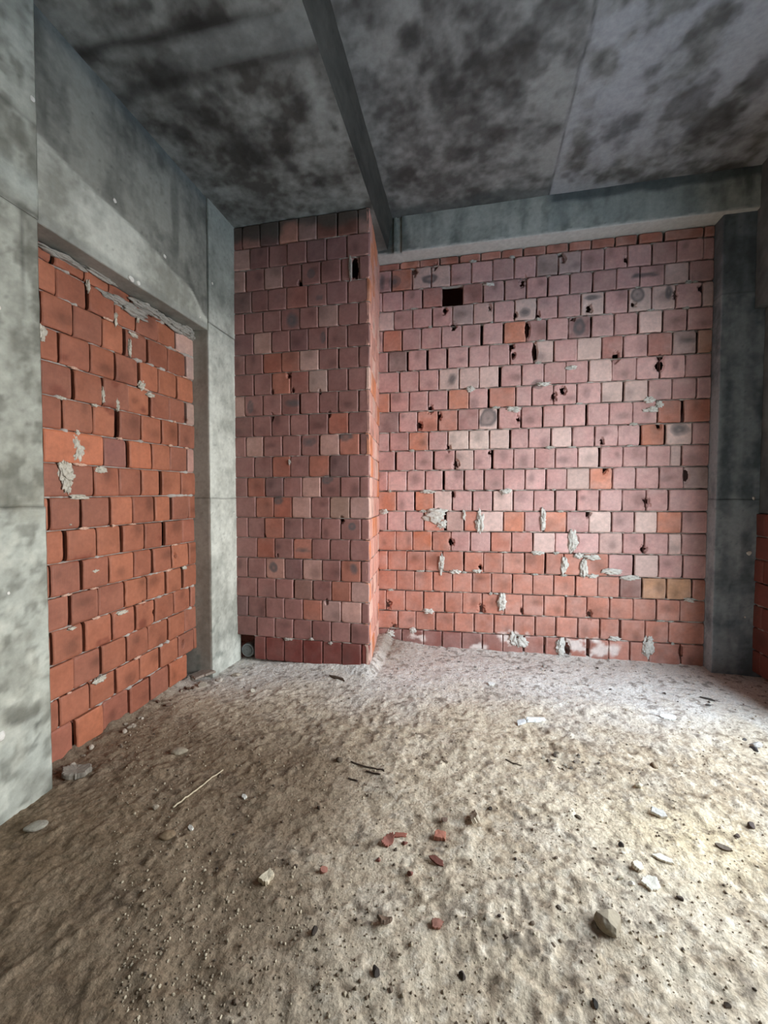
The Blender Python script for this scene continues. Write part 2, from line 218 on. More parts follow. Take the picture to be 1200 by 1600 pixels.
CEIL_STAINS = {'hi': [(-0.23, 2.96, 0.119, 0.159, 1.0), (0.0, 2.81, 0.09, 0.181, 1.0), (-0.02, 3.16, 0.092, 0.109, 1.0), (0.23, 3.15, 0.098, 0.135, 1.0), (-0.19, 3.17, 0.068, 0.081, 1.0), (0.29, 2.74, 0.113, 0.109, 1.0), (-0.46, 2.98, 0.05, 0.093, 1.0), (0.5, 3.53, 0.134, 0.114, 1.0), (1.02, 3.55, 0.07, 0.089, 1.0), (1.11, 3.72, 0.064, 0.082, 1.0), (1.13, 3.5, 0.069, 0.087, 1.0), (0.45, 2.62, 0.139, 0.082, 1.0), (-0.09, 2.52, 0.059, 0.068, 1.0), (1.62, 3.7, 0.131, 0.104, 1.0), (-0.44, 3.21, 0.07, 0.114, 1.0), (1.48, 3.77, 0.099, 0.082, 1.0), (0.06, 2.66, 0.092, 0.099, 1.0), (-0.4, 2.6, 0.058, 0.071, 1.0), (-0.12, 3.52, 0.125, 0.068, 1.0), (0.13, 3.42, 0.054, 0.077, 1.0), (1.78, 3.58, 0.101, 0.11, 1.0), (1.86, 3.31, 0.085, 0.17, 1.0), (0.6, 2.81, 0.051, 0.139, 1.0), (-0.35, 2.8, 0.047, 0.078, 1.0)], 'lo': [(-1.86, 2.23, 0.146, 0.081, 1.0), (-1.73, 2.54, 0.146, 0.149, 1.0), (-1.64, 2.74, 0.17, 0.149, 1.0), (-1.81, 2.39, 0.118, 0.081, 1.0), (-1.34, 2.65, 0.124, 0.09, 1.0), (-1.1, 2.56, 0.09, 0.101, 1.0), (-1.64, 2.91, 0.158, 0.104, 1.0), (-1.21, 3.19, 0.055, 0.08, 1.0), (-1.37, 3.0, 0.053, 0.074, 1.0), (-1.77, 1.9, 0.186, 0.068, 1.0), (-1.47, 2.0, 0.129, 0.055, 1.0), (-1.62, 2.38, 0.081, 0.066, 1.0), (-1.99, 2.56, 0.103, 0.089, 1.0), (-1.54, 2.36, 0.066, 0.065, 1.0), (-1.37, 2.85, 0.075, 0.08, 1.0), (-0.95, 2.75, 0.048, 0.119, 1.0), (-1.73, 2.03, 0.134, 0.057, 1.0)]}
OPEN_Y = 3.42      # far jamb of the daylight opening in the right wall
OPEN_Y0 = 0.75     # near jamb
OPEN_Z = 3.2       # head of the opening
SILL = 0.42        # unseen low parapet, added to dim the floor beside the opening
SKY = 13.0
EXPO = 0.28

# ------------------------------------------------------------------ brick walls
TONE = {k: lin(*(lambda a: a * .85 + a.mean() * .15)(np.array(v, float))) for k, v in dict(
    grey=(82,84,80), dark=(88,74,74), slate=(84,78,84), darkc=(120,85,85), pale=(206,172,160), cream=(226,206,192),
    greygreen=(140,142,134), greyp=(176,162,156), tan=(214,170,120), ochre=(185,130,80), orange=(212,116,74),
    burnt=(176,92,62), red=(166,88,68), mauve=(132,92,96), tanp=(190,165,138), wood=(120,102,84), maroon=(104,52,48),
    brown=(150,92,72), brown2=(146,84,64), white=(228,216,208), pinkw=(222,186,176)).items()}
C_MORT = lin(172, 164, 156)

def side_cols(L, n):
    e = np.array([0, .003, .008, .012, .017, .022])
    m = np.linspace(.03, L - .03, n) if L > .12 else np.linspace(.025, max(L - .025, .026), 2)
    x = np.concatenate([e[e < L / 2 - .004], m[(m > .023) & (m < L - .023)], (L - e[e < L / 2 - .004])[::-1]])
    return np.unique(np.round(x, 5))

def brick_wall(mb, O, U, Nn, rows, umin, umax, base, colours=(), stains=(), chips=(), holes=(), skip=(),
               depth=.02, gap=.006, bed=.009, jitter=.003, rough=1.0, pxm=165., stain_col=lin(92, 90, 92), tint=.55, dust=None, seed=0, row_limit=None,
               bed_recess=.010, shoulder=.0016, post=None, mort_amt=1.0):
    """rows: list of (z_top at umin, z_top at umax, z_bottom.., z_bottom.., joints)"""
    O, U, Nn = map(lambda a: np.array(a, float), (O, U, Nn))
    Z = np.array((0, 0, 1.))
    r = np.random.default_rng(seed)
    def W(u, z, d): return O + u[..., None] * U + z[..., None] * Z + d[..., None] * Nn
    for ri, (tl, tr, bl, br, joints) in enumerate(rows):
        lo, hi = umin, umax
        if row_limit and ri in row_limit: lo, hi = row_limit[ri]
        js = [lo] + [j for j in joints if lo + .02 < j < hi - .02] + [hi]
        for k in range(len(js) - 1):
            a, b = js[k], js[k + 1]
            if b - a < .02: continue
            cu = (a + b) / 2
            zc = ((tl + tr) + (bl + br)) / 4
            if any(abs(cu - s[0]) < (b - a) / 2 and abs(zc - s[1]) < .1 for s in skip): continue
            g1, g2 = gap * r.uniform(.15, 1.0, 2)
            if r.random() < .12: g2 += gap * r.uniform(.8, 1.8)
            ua, ub = a + (g1 if k else 0), b - (g2 if k < len(js) - 2 else 0)
            f = lambda u, l, rr: l + (rr - l) * (u - umin) / (umax - umin)
            L = ub - ua
            near = [c for c in chips if abs(c[0] - cu) < L / 2 + .06 and abs(c[1] - zc) < .17]
            nh = [h for h in holes if abs(h[0] - cu) < L / 2 + .08 and abs(h[1] - zc) < .19]
            ns = 30 if (near or nh) else 9
            us = side_cols(L, ns)
            H = abs(f(cu, tl, tr) - f(cu, bl, br)) - bed
            if H < .02: continue
            e = np.array([0, .003, .008])
            vs = np.unique(np.round(np.concatenate([e, np.linspace(.016, max(H - .016, .017), ns), H - e]), 5))
            vs = vs[(vs >= 0) & (vs <= H)]
            uu, vv = np.meshgrid(us, vs, indexing='ij')
            u = ua + uu
            zb = f(u, bl, br) + bed / 2
            zt = f(u, tl, tr) - bed / 2
            z = zb + (zt - zb) * vv / H
            P0 = np.stack([u.ravel(), z.ravel(), np.full(u.size, seed * 3.1 + ri)], 1)
            off = r.normal() * jitter
            tu, tz = r.normal(size=2) * .012 * (jitter / .003)
            d = off + tu * (u - cu) + tz * (z - zc)
            # rounded rim and the two slightly raised shoulders of an extruded hollow brick
            eu = np.minimum(uu, L - uu); ev = np.minimum(vv, H - vv)
            ck = r.uniform(0, 1, 4) ** 3 * .02 * rough
            cw = np.where(uu < L / 2, np.where(vv < H / 2, ck[0], ck[1]), np.where(vv < H / 2, ck[2], ck[3]))
            d = d - .007 * np.exp(-(eu / .0042) ** 2) - .006 * np.exp(-(ev / .0042) ** 2) - (.004 + cw) * np.exp(-(eu ** 2 + ev ** 2) / .013 ** 2)
            if L > .1: d = d + shoulder * np.exp(-((eu - .008) / .004) ** 2) - shoulder * .8 * np.exp(-((eu - .0155) / .003) ** 2)
            d = d + .0012 * vnoise(P0, 14, seed).reshape(d.shape)
            # wavy broken outline
            wob = (fbm(P0, 22, 3, seed + 5).reshape(d.shape)) * .0035 * rough
            z = z + np.where(vv < .001, wob, 0) - np.where(vv > H - .001, wob, 0)
            wob2 = (fbm(P0 + 7, 22, 3, seed + 8).reshape(d.shape)) * .003 * rough
            u = u + np.where(uu < .001, wob2, 0) - np.where(uu > L - .001, wob2, 0)
            # colour of this brick
            c = base(ri, cu, zc, r)
            for q in colours:
                if a < q[0] < b and abs(q[1] - zc) < .1: c = (TONE[q[2]] * tint + c * (1 - tint)) * r.uniform(.93, 1.07)
            P = np.stack([u.ravel(), z.ravel(), np.full(u.size, ri * .37 + k * 1.7)], 1)
            n1 = fbm(P, 7, 3, seed + 3); n2 = fbm(P, 30, 3, seed + 4)
            cc = np.broadcast_to(c, (u.size, 3)) * (1 + .20 * n1 + .12 * n2)[:, None]
            if dust is not None:
                dc, da = dust
                t = np.clip(da * (.35 + .9 * fbm(P + 3, 9, 3, seed + 6)) + .25 * da * np.exp(-((eu.ravel() - .006) / .007) ** 2) * 2.2, 0, .75)  # dust tint, plus painted highlight along the side shoulders
                cc = mix(cc, dc, t)
            # soot smudges: a few bricks carry a darker kiln mark
            if r.random() < .36:
                su, sz = r.uniform(-.06, .06, 2); ra, rb = r.uniform(.025, .07, 2)
                t = np.exp(-(((u - cu - su) / ra) ** 2 + ((z - zc - sz) / rb) ** 2)).ravel()
                cc = cc * (1 - .38 * np.clip(t * (1 + n1), 0, 1))[:, None]
            for s in stains:
                if abs(s[0] - cu) < .16 and abs(s[1] - zc) < .16:
                    q = np.sqrt(((u - s[0]) / (s[2] / pxm)) ** 2 + ((z - s[1]) / (s[3] / pxm)) ** 2).ravel() + .5 * n1
                    ring = .8 + .2 * np.cos(q * 6 + s[0] * 9)
                    cc = mix(cc, stain_col, np.clip(sstep(1.15, .8, q) * .85 * ring, 0, 1))
            dead = np.zeros(u.shape, bool)
            for c_ in near:
                q = np.hypot((u - c_[0]) / .8, (z - c_[1]) / 1.2) / (.68 * c_[2] / pxm) + .9 * fbm(P0, 45, 3, seed + 9).reshape(u.shape)
                t = sstep(1.35, .85, q)
                d = d - t * .02
                dead |= (q < .85)
                cc = mix(cc, c * .7, t.ravel() * .6)
            for h in nh:
                if h[2] == 0: continue
                q = np.hypot((u - h[0]) / (h[2] / pxm), (z - h[1]) / (h[3] / pxm)) + .3 * fbm(P0, 35, 3, seed + 9).reshape(u.shape)
                d = d - sstep(1.35, 1.0, q) * .012
                dead |= q < 1.0
            if post is not None: cc = post(u.ravel(), z.ravel(), cc)
            cc = np.clip(cc, .004, .95)
            F = W(u, z, d)
            i = np.arange(u.size).reshape(u.shape)
            quads = np.stack([i[:-1, :-1], i[1:, :-1], i[1:, 1:], i[:-1, 1:]], -1).reshape(-1, 4)
            if dead.any():
                keep = ~dead.ravel()[quads].all(1)
                quads = quads[keep]
            mb.add(F.reshape(-1, 3), quads, cc, 0)
            # the four sides run back into the wall
            rim = np.concatenate([i[:-1, 0], i[-1, :-1], i[:0:-1, -1], i[0, :0:-1]])
            fr = F.reshape(-1, 3)[rim]; n = len(rim)
            bk = fr - Nn * depth
            j = np.arange(n); jn = (j + 1) % n
            mb.add(np.concatenate([fr, bk]), np.stack([j, j + n, jn + n, jn], 1), np.concatenate([cc[rim] * .9, cc[rim] * .8]), 0)
        # bed joint above this row
        if ri:
            us = np.arange(lo, hi + .01, .011)
            zj = tl + (tr - tl) * (us - umin) / (umax - umin)
            P = np.stack([us, zj, np.full(us.size, 3. + seed)], 1)
            nz = fbm(P, 26, 3, seed + 31); nb = fbm(P, 9, 2, seed + 33)
            out = -bed_recess - .006 + .017 * np.clip(nz * 1.5 + nb * 1.5 - .15, -.4, 1.1) * mort_amt
            hh = bed * .62 + np.clip(out + .002, 0, .02) * .8
            Ps = []
            for tt, bk_ in ((1.25, -.03), (.9, -.004), (0, 0), (-.9, -.004), (-1.25, -.03)):
                Ps.append(W(us, zj + hh * tt, out + bk_))
            G = np.stack(Ps, 0)
            mc = C_MORT * (.92 + .25 * nz)[:, None]
            mb.grid(G, np.broadcast_to(mc, (5,) + mc.shape), 1)

def mortar_lumps(mb, O, U, Nn, pts, px, pz, seed=0, thick=.018, col=C_MORT):
    O, U, Nn = map(lambda a: np.array(a, float), (O, U, Nn)); Z = np.array((0, 0, 1.))
    r = np.random.default_rng(seed + 11)
    for k, p in enumerate(pts):
        a0, b0 = p[2] / px, p[3] / pz
        subs = [(0, 0, 1, 1)] + [(r.uniform(-.8, .8), r.uniform(-.9, .9), r.uniform(.25, .6), r.uniform(.2, .5)) for _ in range(5 if max(a0, b0) > .03 else 2)]
        for q, (du, dz, su, sz) in enumerate(subs):
            v, f = lump((1, 1, 1), seed + k * 7 + q, 3 if q == 0 else 2, .95, 0, 4.0)
            a, b = a0 * su, b0 * sz
            th = min(thick, .55 * max(a, b) + .004) * (1 if q == 0 else 1.15)
            w = O + (p[0] + du * a0 + v[:, :1] * a) * U + (p[1] + dz * b0 + v[:, 1:2] * b) * Z + (v[:, 2:3] * th * .8) * Nn
            n = fbm(v + k, 2.5, 3, seed)
            mb.add(w, f, col * (1 + .3 * n)[:, None], 1)

def backing(mb, O, U, Nn, u0, u1, z0, z1, d):
    O, U, Nn = map(lambda a: np.array(a, float), (O, U, Nn)); Z = np.array((0, 0, 1.))
    q = [O + u * U + z * Z + d_ * Nn for d_ in (d, d - .05) for u, z in ((u0, z0), (u1, z0), (u1, z1), (u0, z1))]
    mb.add(np.array(q), [(0, 1, 2, 3), (7, 6, 5, 4), (0, 4, 5, 1), (1, 5, 6, 2), (2, 6, 7, 3), (3, 7, 4, 0)], lin(120, 70, 58), 0)

def rows_lr(zl, zr, joints):
    return [(zl[i], zr[i], zl[i + 1], zr[i + 1], joints[i]) for i in range(len(joints))]

YB, YP, XL = 4.33, 3.54, -2.35
# --- back wall: dusty pink upper courses, cleaner terracotta lower ones
def base_back(ri, u, z, r):
    a = lin(206, 164, 160); b = lin(188, 142, 137); o = lin(184, 124, 106); m = lin(140, 92, 84)
    x = r.random()
    if ri == 0: return lin(170, 112, 96) * r.uniform(.9, 1.1)
    if ri >= 19: return mix(m[None], o[None], [np.clip((u + .2) * .5, 0, .8)])[0] * r.uniform(.9, 1.1)
    low = 15 + (1 if u > 1.2 else 0) - (1 if u < -.2 else 0)
    if ri >= low: return o * r.uniform(.9, 1.1)
    c = a * (1 - x) + b * x
    if r.random() < .09: c = lin(202, 134, 110)
    if r.random() < .10: c = lin(216, 186, 178)
    if ri < 5 and r.random() < .4: c = c * .85
    return c * r.uniform(.9, 1.1)
def post_back(u, z, cc):      # lime bloom on the lowest course
    P = np.stack([u, z, u * 0 + 5], 1)
    for (x, zz, ru, rz) in ((.42, .15, .16, .09), (1.02, .12, .16, .10), (1.22, .08, .10, .10), (-.56, .09, .10, .05), (.1, .03, .12, .04), (1.35, .1, .06, .08)):
        q = np.hypot((u - x) / ru, (z - zz) / rz) + .9 * fbm(P, 16, 4, 77)
        cc = mix(cc, lin(232, 222, 216), sstep(1.0, .45, q) * .85)
    return cc
mb = MB()
T = ((0, YB, 0), (1, 0, 0), (0, -1, 0))
brick_wall(mb, *T, rows_lr(zL, zR, bj), -.99, 2.115, base_back, bcol, bst, bchip, bhole, skip=[(-.22, 3.63)],
           jitter=.0025, gap=.009, bed=.011, dust=(lin(215, 190, 184), .30), seed=1, post=post_back, bed_recess=.014, pxm=160.)
mortar_lumps(mb, *T, bmort, 165., 165., 200, .024, lin(204, 202, 195))
for k in range(46):           # crumbs squeezed out of the bed joints
    i = int(rng.integers(1, 20)); u = rng.uniform(-.9, 2.05)
    z = zL[i] + (zR[i] - zL[i]) * (u + .99) / 3.1
    mortar_lumps(mb, *T, [(u, z, rng.uniform(2, 6), rng.uniform(1, 2.4))], 165., 165., 900 + k, .010, lin(180, 178, 170))
backing(mb, *T, -2.75, 2.8, -.3, 4.42, -.27)
wall_back = tag(mb.build('wall_back', [M_brick, M_mortar]),
    'wide far wall of dusty pink hollow bricks with one brick missing near its top', 'brick wall', kind='structure')

# --- corner pier (front face and its narrow return)
def base_pier(ri, u, z, r):
    a = lin(154, 110, 104); b = lin(136, 95, 90)
    x = r.random(); c = a * (1 - x) + b * x
    if r.random() < .10: c = lin(160, 98, 82)
    if r.random() < .12: c = lin(186, 146, 136)
    if ri >= 20: c = lin(128, 62, 54)
    return c * r.uniform(.9, 1.1)
def post_pier(u, z, cc):
    P = np.stack([u, z, u * 0 + 2], 1)
    t = sstep(3.93, 4.03, z + .10 * fbm(P, 5, 4, 61) + .05 * sstep(-1.7, -1.0, u))
    return mix(cc, lin(82, 80, 74), .85 * t)
mb = MB()
T = ((0, YP, 0), (1, 0, 0), (0, -1, 0))
brick_wall(mb, *T, rows_lr(zP, zP, pj), -2.30, -.892, base_pier, pcol, pst, pchip, [(-1.025, 3.572, 5.5, 17)],
           skip=[(-2.15, .14)], jitter=.002, gap=.005, bed=.006, dust=(lin(180, 148, 140), .18), seed=2, tint=.36,
           rough=.6, pxm=176., bed_recess=.006, shoulder=.0008, row_limit={20: (-2.018, -.892)}, mort_amt=.5, post=post_pier)
mortar_lumps(mb, *T, pmort, 176., 176., 300, .012)
a7 = math.atan2(.095, .79)
ru = np.array((-math.sin(a7), math.cos(a7), 0)); rn = np.array((math.cos(a7), math.sin(a7), 0))
T2 = ((-.889, YP + .004, 0), ru, rn)
sj = [[.10, .30, .50, .70] if i % 2 else [.19, .39, .59] for i in range(21)]
def base_side(ri, u, z, r):
    c = lin(206, 150, 134) if r.random() < .7 else lin(208, 128, 88)
    if r.random() < .2: c = lin(216, 176, 160)
    return c * r.uniform(.9, 1.1)
brick_wall(mb, *T2, rows_lr(zP, zP, sj), 0, .80, base_side, (), (), (), (), jitter=.002, gap=.004, bed=.005,
           dust=(lin(210, 180, 168), .3), seed=3, rough=.7, bed_recess=.004, mort_amt=.5)
tag(mb.build('wall_corner', [M_brick, M_mortar]),
    'tall narrow brick pier jutting out between the corner column and the far wall', 'brick wall', kind='structure')

# --- left infill
def base_left(ri, u, z, r):
    a = lin(162, 100, 74); b = lin(140, 84, 64); x = r.random()
    c = a * (1 - x) + b * x
    if r.random() < .2: c = lin(138, 86, 68)
    return c * r.uniform(.9, 1.1)
zl_ = [p[0] for p in zl]; zr_ = [p[1] for p in zl]
# row ends were measured at Y 1.93 and 3.20: extend the same lines to the wall's ends
ex = lambda a, b, y: a + (b - a) * (y - 1.94) / (3.15 - 1.94)
zA = [ex(a, b, 1.60) for a, b in zl]; zB = [ex(a, b, 3.24) for a, b in zl]
mb = MB()
T = ((XL, 0, 0), (0, 1, 0), (1, 0, 0))
lim = {i: (1.60, 3.15 + .010 * (i % 3) + (.05 if i > 12 else 0)) for i in range(16)}
lim[15] = (1.60, 3.03)
brick_wall(mb, *T, rows_lr(zA, zB, lj), 1.60, 3.24, base_left, lcol, lst, [(2.66, .70, 5), (2.98, .35, 6), (2.905, 1.10, 5)], [(2.56, .80, 2.5, 4)],
           jitter=.0036, gap=.012, bed=.006, dust=(lin(190, 130, 106), .16), seed=4, rough=.7, bed_recess=.004,
           shoulder=.0012, row_limit=lim, pxm=200., stain_col=lin(118, 62, 46), tint=.34)
mortar_lumps(mb, *T, lmort, 200., 230., 400, .014, lin(190, 184, 170))
mortar_lumps(mb, *T, ltop, 170., 240., 500, .03, lin(150, 146, 138))
for k in range(26):
    i = int(rng.integers(1, 16)); u = rng.uniform(1.95, 3.1)
    z = zA[i] + (zB[i] - zA[i]) * (u - 1.6) / 1.64
    mortar_lumps(mb, *T, [(u, z, rng.uniform(2, 7), rng.uniform(1, 2))], 200., 230., 1300 + k, .010, lin(205, 170, 150))
backing(mb, *T, -2.3, 4.6, -.3, 4.42, -.30)
tag(mb.build('wall_left', [M_brick, M_mortar]),
    'orange brick infill set back between two concrete columns', 'brick wall', kind='structure')

# --- right wall: dark low brickwork beside the right column, the big opening starts nearer
mb = MB()
T = ((2.425, 0, 0), (0, -1, 0), (-1, 0, 0))
rz = [1.44 - .2 * i for i in range(8)]
brick_wall(mb, *T, rows_lr(rz, rz, [[-4.1 + .1 * (i % 2) + .2 * k for k in range(6)] for i in range(7)]), -4.25, -OPEN_Y, 
           lambda ri, u, z, r: lin(112, 62, 52) * r.uniform(.9, 1.1), seed=6)
backing(mb, *T, -4.6, -OPEN_Y, -.3, 4.42, -.20)
v0, v1 = -4.25, -OPEN_Y
tag(mb.build('wall_right', [M_brick, M_mortar]),
    'dark brick pier at the edge of the room beside the right column', 'brick wall', kind='structure')

# ------------------------------------------------------------------ concrete
def conc_tone(P, seed, light=lin(164, 165, 156), dark=lin(106, 107, 101), streak=1.0):
    a = fbm(P, 2.2, 4, seed); b = fbm(P, 9, 4, seed + 40)
    Q = P * np.array((1, 1, .16)); s = fbm(Q, 11, 4, seed + 80)
    fn = fbm(P, 34, 3, seed + 60)
    t = np.clip(.42 + .75 * a + .6 * b + .5 * s * streak + .3 * fn, 0, 1)
    c = mix(light, dark, t)
    pit = sstep(.52, .7, fbm(P, 46, 2, seed + 90))
    return mix(c, dark * .6, pit * .4)

def slab(mb, x, y, z, step=.02, faces='xXyYzZ', seed=0, tone=None, warp=.0025, edge=.006, fine=''):
    """box from gridded faces with slightly uneven skin and worn arrises"""
    lo = np.array((x[0], y[0], z[0])); hi = np.array((x[1], y[1], z[1])); L = hi - lo
    for ch in faces:
        ax = 'xyz'.index(ch.lower()); pos = ch.isupper()
        o = [i for i in range(3) if i != ax]
        st = step if (not fine or ch in fine) else .25
        n = [max(2, int(round(L[i] / st)) + 1) for i in o]
        g = []
        for i, k in zip(o, n):
            t = np.linspace(0, L[i], k)
            if st == step and L[i] > .05: t = np.unique(np.concatenate([t, [.005, L[i] - .005]]))
            g.append(lo[i] + t)
        A, B = np.meshgrid(*g, indexing='ij')
        P = np.zeros(A.shape + (3,)); P[..., o[0]] = A; P[..., o[1]] = B; P[..., ax] = hi[ax] if pos else lo[ax]
        F = P.reshape(-1, 3)
        e = np.minimum(np.minimum(F[:, o[0]] - lo[o[0]], hi[o[0]] - F[:, o[0]]), np.minimum(F[:, o[1]] - lo[o[1]], hi[o[1]] - F[:, o[1]]))
        nz = fbm(F, 6, 3, seed) * warp - edge * .5 * np.exp(-(e / .004) ** 2) * (1 + .8 * vnoise(F, 18, seed))
        D = F.copy(); D[:, ax] += (nz if pos else -nz)
        D = np.clip(D, lo - .02, hi + .02)
        flip = (ax == 1) ^ (not pos)
        mb.grid(D.reshape(P.shape), tone(F).reshape(P.shape), 0, flip)

def dots(mb, pts, seed=0, col=lin(215, 212, 204)):
    for k, (p, s, nrm) in enumerate(pts):
        v, f = lump((s, s, s), seed + k, 2, .5)
        n = np.array(nrm, float)
        w = v - (v @ n)[:, None] * n * .6 + np.array(p)
        mb.add(w, f, col, 0)

XF = -2.195                                  # plane of the left columns
def line(x, c, w): return np.exp(-((x - c) / w) ** 2)

# left near column
def tone_colA(P):
    c = conc_tone(P, 11, lin(182, 184, 172), lin(124, 124, 114))
    z, y = P[:, 2], P[:, 1]
    w = .004 * vnoise(P, 8, 3)
    c = c * (1 - .45 * line(z + w, 1.515, .007))[:, None]
    c = mix(c, lin(186, 190, 180), .5 * sstep(1.51, 1.49, z) * sstep(.2, .6, fbm(P, 5, 4, 5) + .45))
    c = mix(c, lin(128, 122, 104), .45 * sstep(.1, .5, fbm(P, 3, 4, 6)) * sstep(2.4, 1.5, z))
    mo = fbm(P, 15, 5, 15); c = mix(c, lin(98, 98, 88), .6 * sstep(.05, .45, mo + .5 * fbm(P, 3, 3, 16)))
    c = mix(c, lin(206, 206, 192), .45 * sstep(.1, .4, fbm(P, 12, 4, 17)) * sstep(1.7, 1.4, z))
    pits = sstep(.25, .5, fbm(P, 28, 3, 9)) * sstep(1.55, 1.2, z) * sstep(-.2, .4, fbm(P, 3.5, 3, 12))
    c = mix(c, lin(92, 94, 88), pits * .75)
    zz = 3.18 + .14 * 0 + .05 * (1.75 - y)
    c = mix(c, lin(182, 188, 180), .55 * np.exp(-((z - 3.12) / .07) ** 2))
    c = c * (1 - .4 * line(z + w, 3.00, .010) - .35 * line(z + w, 3.46, .008))[:, None]
    c = c * (1 - .42 * line(y + w, 1.665, .007) * sstep(3.0, 2.97, z) * sstep(2.4, 2.8, z))[:, None]
    return c
mb = MB()
slab(mb, (-2.65, XF), (.9, 1.752), (-.15, 1.515), .016, 'XYy', 21, tone_colA, fine='X')
slab(mb, (-2.65, XF - .003), (.9, 1.748), (1.515, 2.99), .016, 'XYy', 22, tone_colA, fine='X')
slab(mb, (-2.65, XF + .001), (.9, 1.752), (2.99, 4.16), .016, 'XYy', 23, tone_colA, fine='X')
dots(mb, [((XF, 1.55, 2.46), .012, (1, 0, 0)), ((XF, 1.735, 3.58), .013, (1, 0, 0)), ((XF, 1.50, .42), .03, (1, 0, 0)), ((XF, 1.56, 1.1), .008, (1, 0, 0))], 60)
tag(mb.build('concrete_column', M_conc), 'pale pitted concrete column standing at the near end of the left brick infill', 'column', kind='structure')

# beam over the left infill
def tone_beamL(P):
    y, z = P[:, 1], P[:, 2]
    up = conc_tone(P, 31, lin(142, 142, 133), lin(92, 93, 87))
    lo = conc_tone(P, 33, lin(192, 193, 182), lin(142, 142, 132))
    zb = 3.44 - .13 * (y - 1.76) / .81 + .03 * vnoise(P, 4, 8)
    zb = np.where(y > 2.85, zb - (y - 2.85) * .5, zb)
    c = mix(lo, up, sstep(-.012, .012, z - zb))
    st_ = fbm(P * np.array((1, 1, .12)), 9, 4, 38)
    c = mix(c, lin(70, 72, 66), .5 * sstep(.05, .5, st_) * sstep(zb, zb + .08, z))
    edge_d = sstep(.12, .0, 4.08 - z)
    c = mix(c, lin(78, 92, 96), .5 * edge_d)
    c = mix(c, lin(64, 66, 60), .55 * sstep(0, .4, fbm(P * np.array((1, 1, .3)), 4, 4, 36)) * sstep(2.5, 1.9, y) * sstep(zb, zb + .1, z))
    c = mix(c, lin(128, 130, 124), .5 * sstep(3.06, 3.02, z + .01 * vnoise(P, 12, 4)))
    return c
mb = MB()
slab(mb, (-2.65, XF - .012), (1.752, 3.152), (2.985, 4.16), .014, 'Xz', 31, tone_beamL, fine='Xz')
dots(mb, [((XF - .01, y, z), s, (1, 0, 0)) for y, z, s in ((2.23, 3.42, .013), (2.66, 3.32, .012), (3.05, 3.05, .009), (2.35, 3.0, .02), (2.41, 3.005, .014))], 70)
tag(mb.build('concrete_beam', M_conc), 'deep concrete beam spanning over the left brick infill', 'beam', kind='structure')

# corner column
def tone_colB(P):
    y, z = P[:, 1], P[:, 2]
    c = conc_tone(P, 41, lin(204, 206, 196), lin(154, 156, 147))
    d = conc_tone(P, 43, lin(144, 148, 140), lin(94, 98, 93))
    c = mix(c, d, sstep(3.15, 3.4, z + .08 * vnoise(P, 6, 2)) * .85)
    w = .003 * vnoise(P, 9, 3)
    c = c * (1 - .45 * line(z + w, 3.05, .006) - .4 * line(z + w, 1.56, .006))[:, None]
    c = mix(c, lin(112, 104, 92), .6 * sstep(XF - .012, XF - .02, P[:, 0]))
    c = mix(c, lin(120, 126, 118), .6 * sstep(.25, .5, fbm(P, 12, 3, 44)) * sstep(1.2, .3, z))
    return c
mb = MB()
slab(mb, (-2.64, XF), (3.150, 3.60), (-.15, 1.56), .014, 'XyY', 41, tone_colB, fine='Xy')
slab(mb, (-2.64, XF - .003), (3.152, 3.60), (1.56, 3.05), .014, 'XyY', 42, tone_colB, fine='Xy')
slab(mb, (-2.64, XF + .001), (3.158, 3.60), (3.05, 4.16), .014, 'XyY', 43, tone_colB, fine='Xy')
dots(mb, [((XF, 3.21, 3.40), .010, (1, 0, 0)), ((XF, 3.30, 2.5), .006, (1, 0, 0)), ((XF, 3.50, 1.42), .008, (1, 0, 0))], 80)
tag(mb.build('concrete_column', M_conc), 'light concrete corner column at the far end of the left brick infill', 'column', kind='structure')

# beam over the far wall
def tone_beamB(P):
    x, z, y = P[:, 0], P[:, 2], P[:, 1]
    c = conc_tone(P, 51, lin(182, 187, 180), lin(118, 125, 120), 1.8)
    c = mix(c, lin(156, 166, 164), .5 * sstep(.62, .70, x) * sstep(.3, -.2, fbm(P, 5, 3, 53)))
    c = mix(c, lin(58, 70, 76), .7 * sstep(.66, .72, x) * sstep(4.28, 4.32, z + .03 * vnoise(P, 5, 2)))
    c = mix(c, lin(72, 84, 82), .6 * line(x, -.70, .022) * (y < 4.2))  # dark strip beside the stub: recess shade painted into the tone
    c = mix(c, lin(206, 208, 202), .8 * sstep(4.05, 4.04, z + .006 * vnoise(P, 20, 4)))  # pale soffit strip: bounce from the floor painted into the tone
    st = (x < -.765)
    inner = st & (x < -.80) & (z > 4.06) & (z < 4.33) & (y < 4.2)
    c = np.where(inner[:, None], c * .62, c)  # inset panel darkened in colour in place of recess shade
    return c
mb = MB()
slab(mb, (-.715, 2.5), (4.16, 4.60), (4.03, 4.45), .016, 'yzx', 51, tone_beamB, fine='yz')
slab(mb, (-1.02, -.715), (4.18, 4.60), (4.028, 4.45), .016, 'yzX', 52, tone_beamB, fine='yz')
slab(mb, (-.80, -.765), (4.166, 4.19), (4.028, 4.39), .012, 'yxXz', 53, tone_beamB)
tag(mb.build('concrete_beam', M_conc), 'greenish concrete beam running along the top of the far brick wall', 'beam', kind='structure')

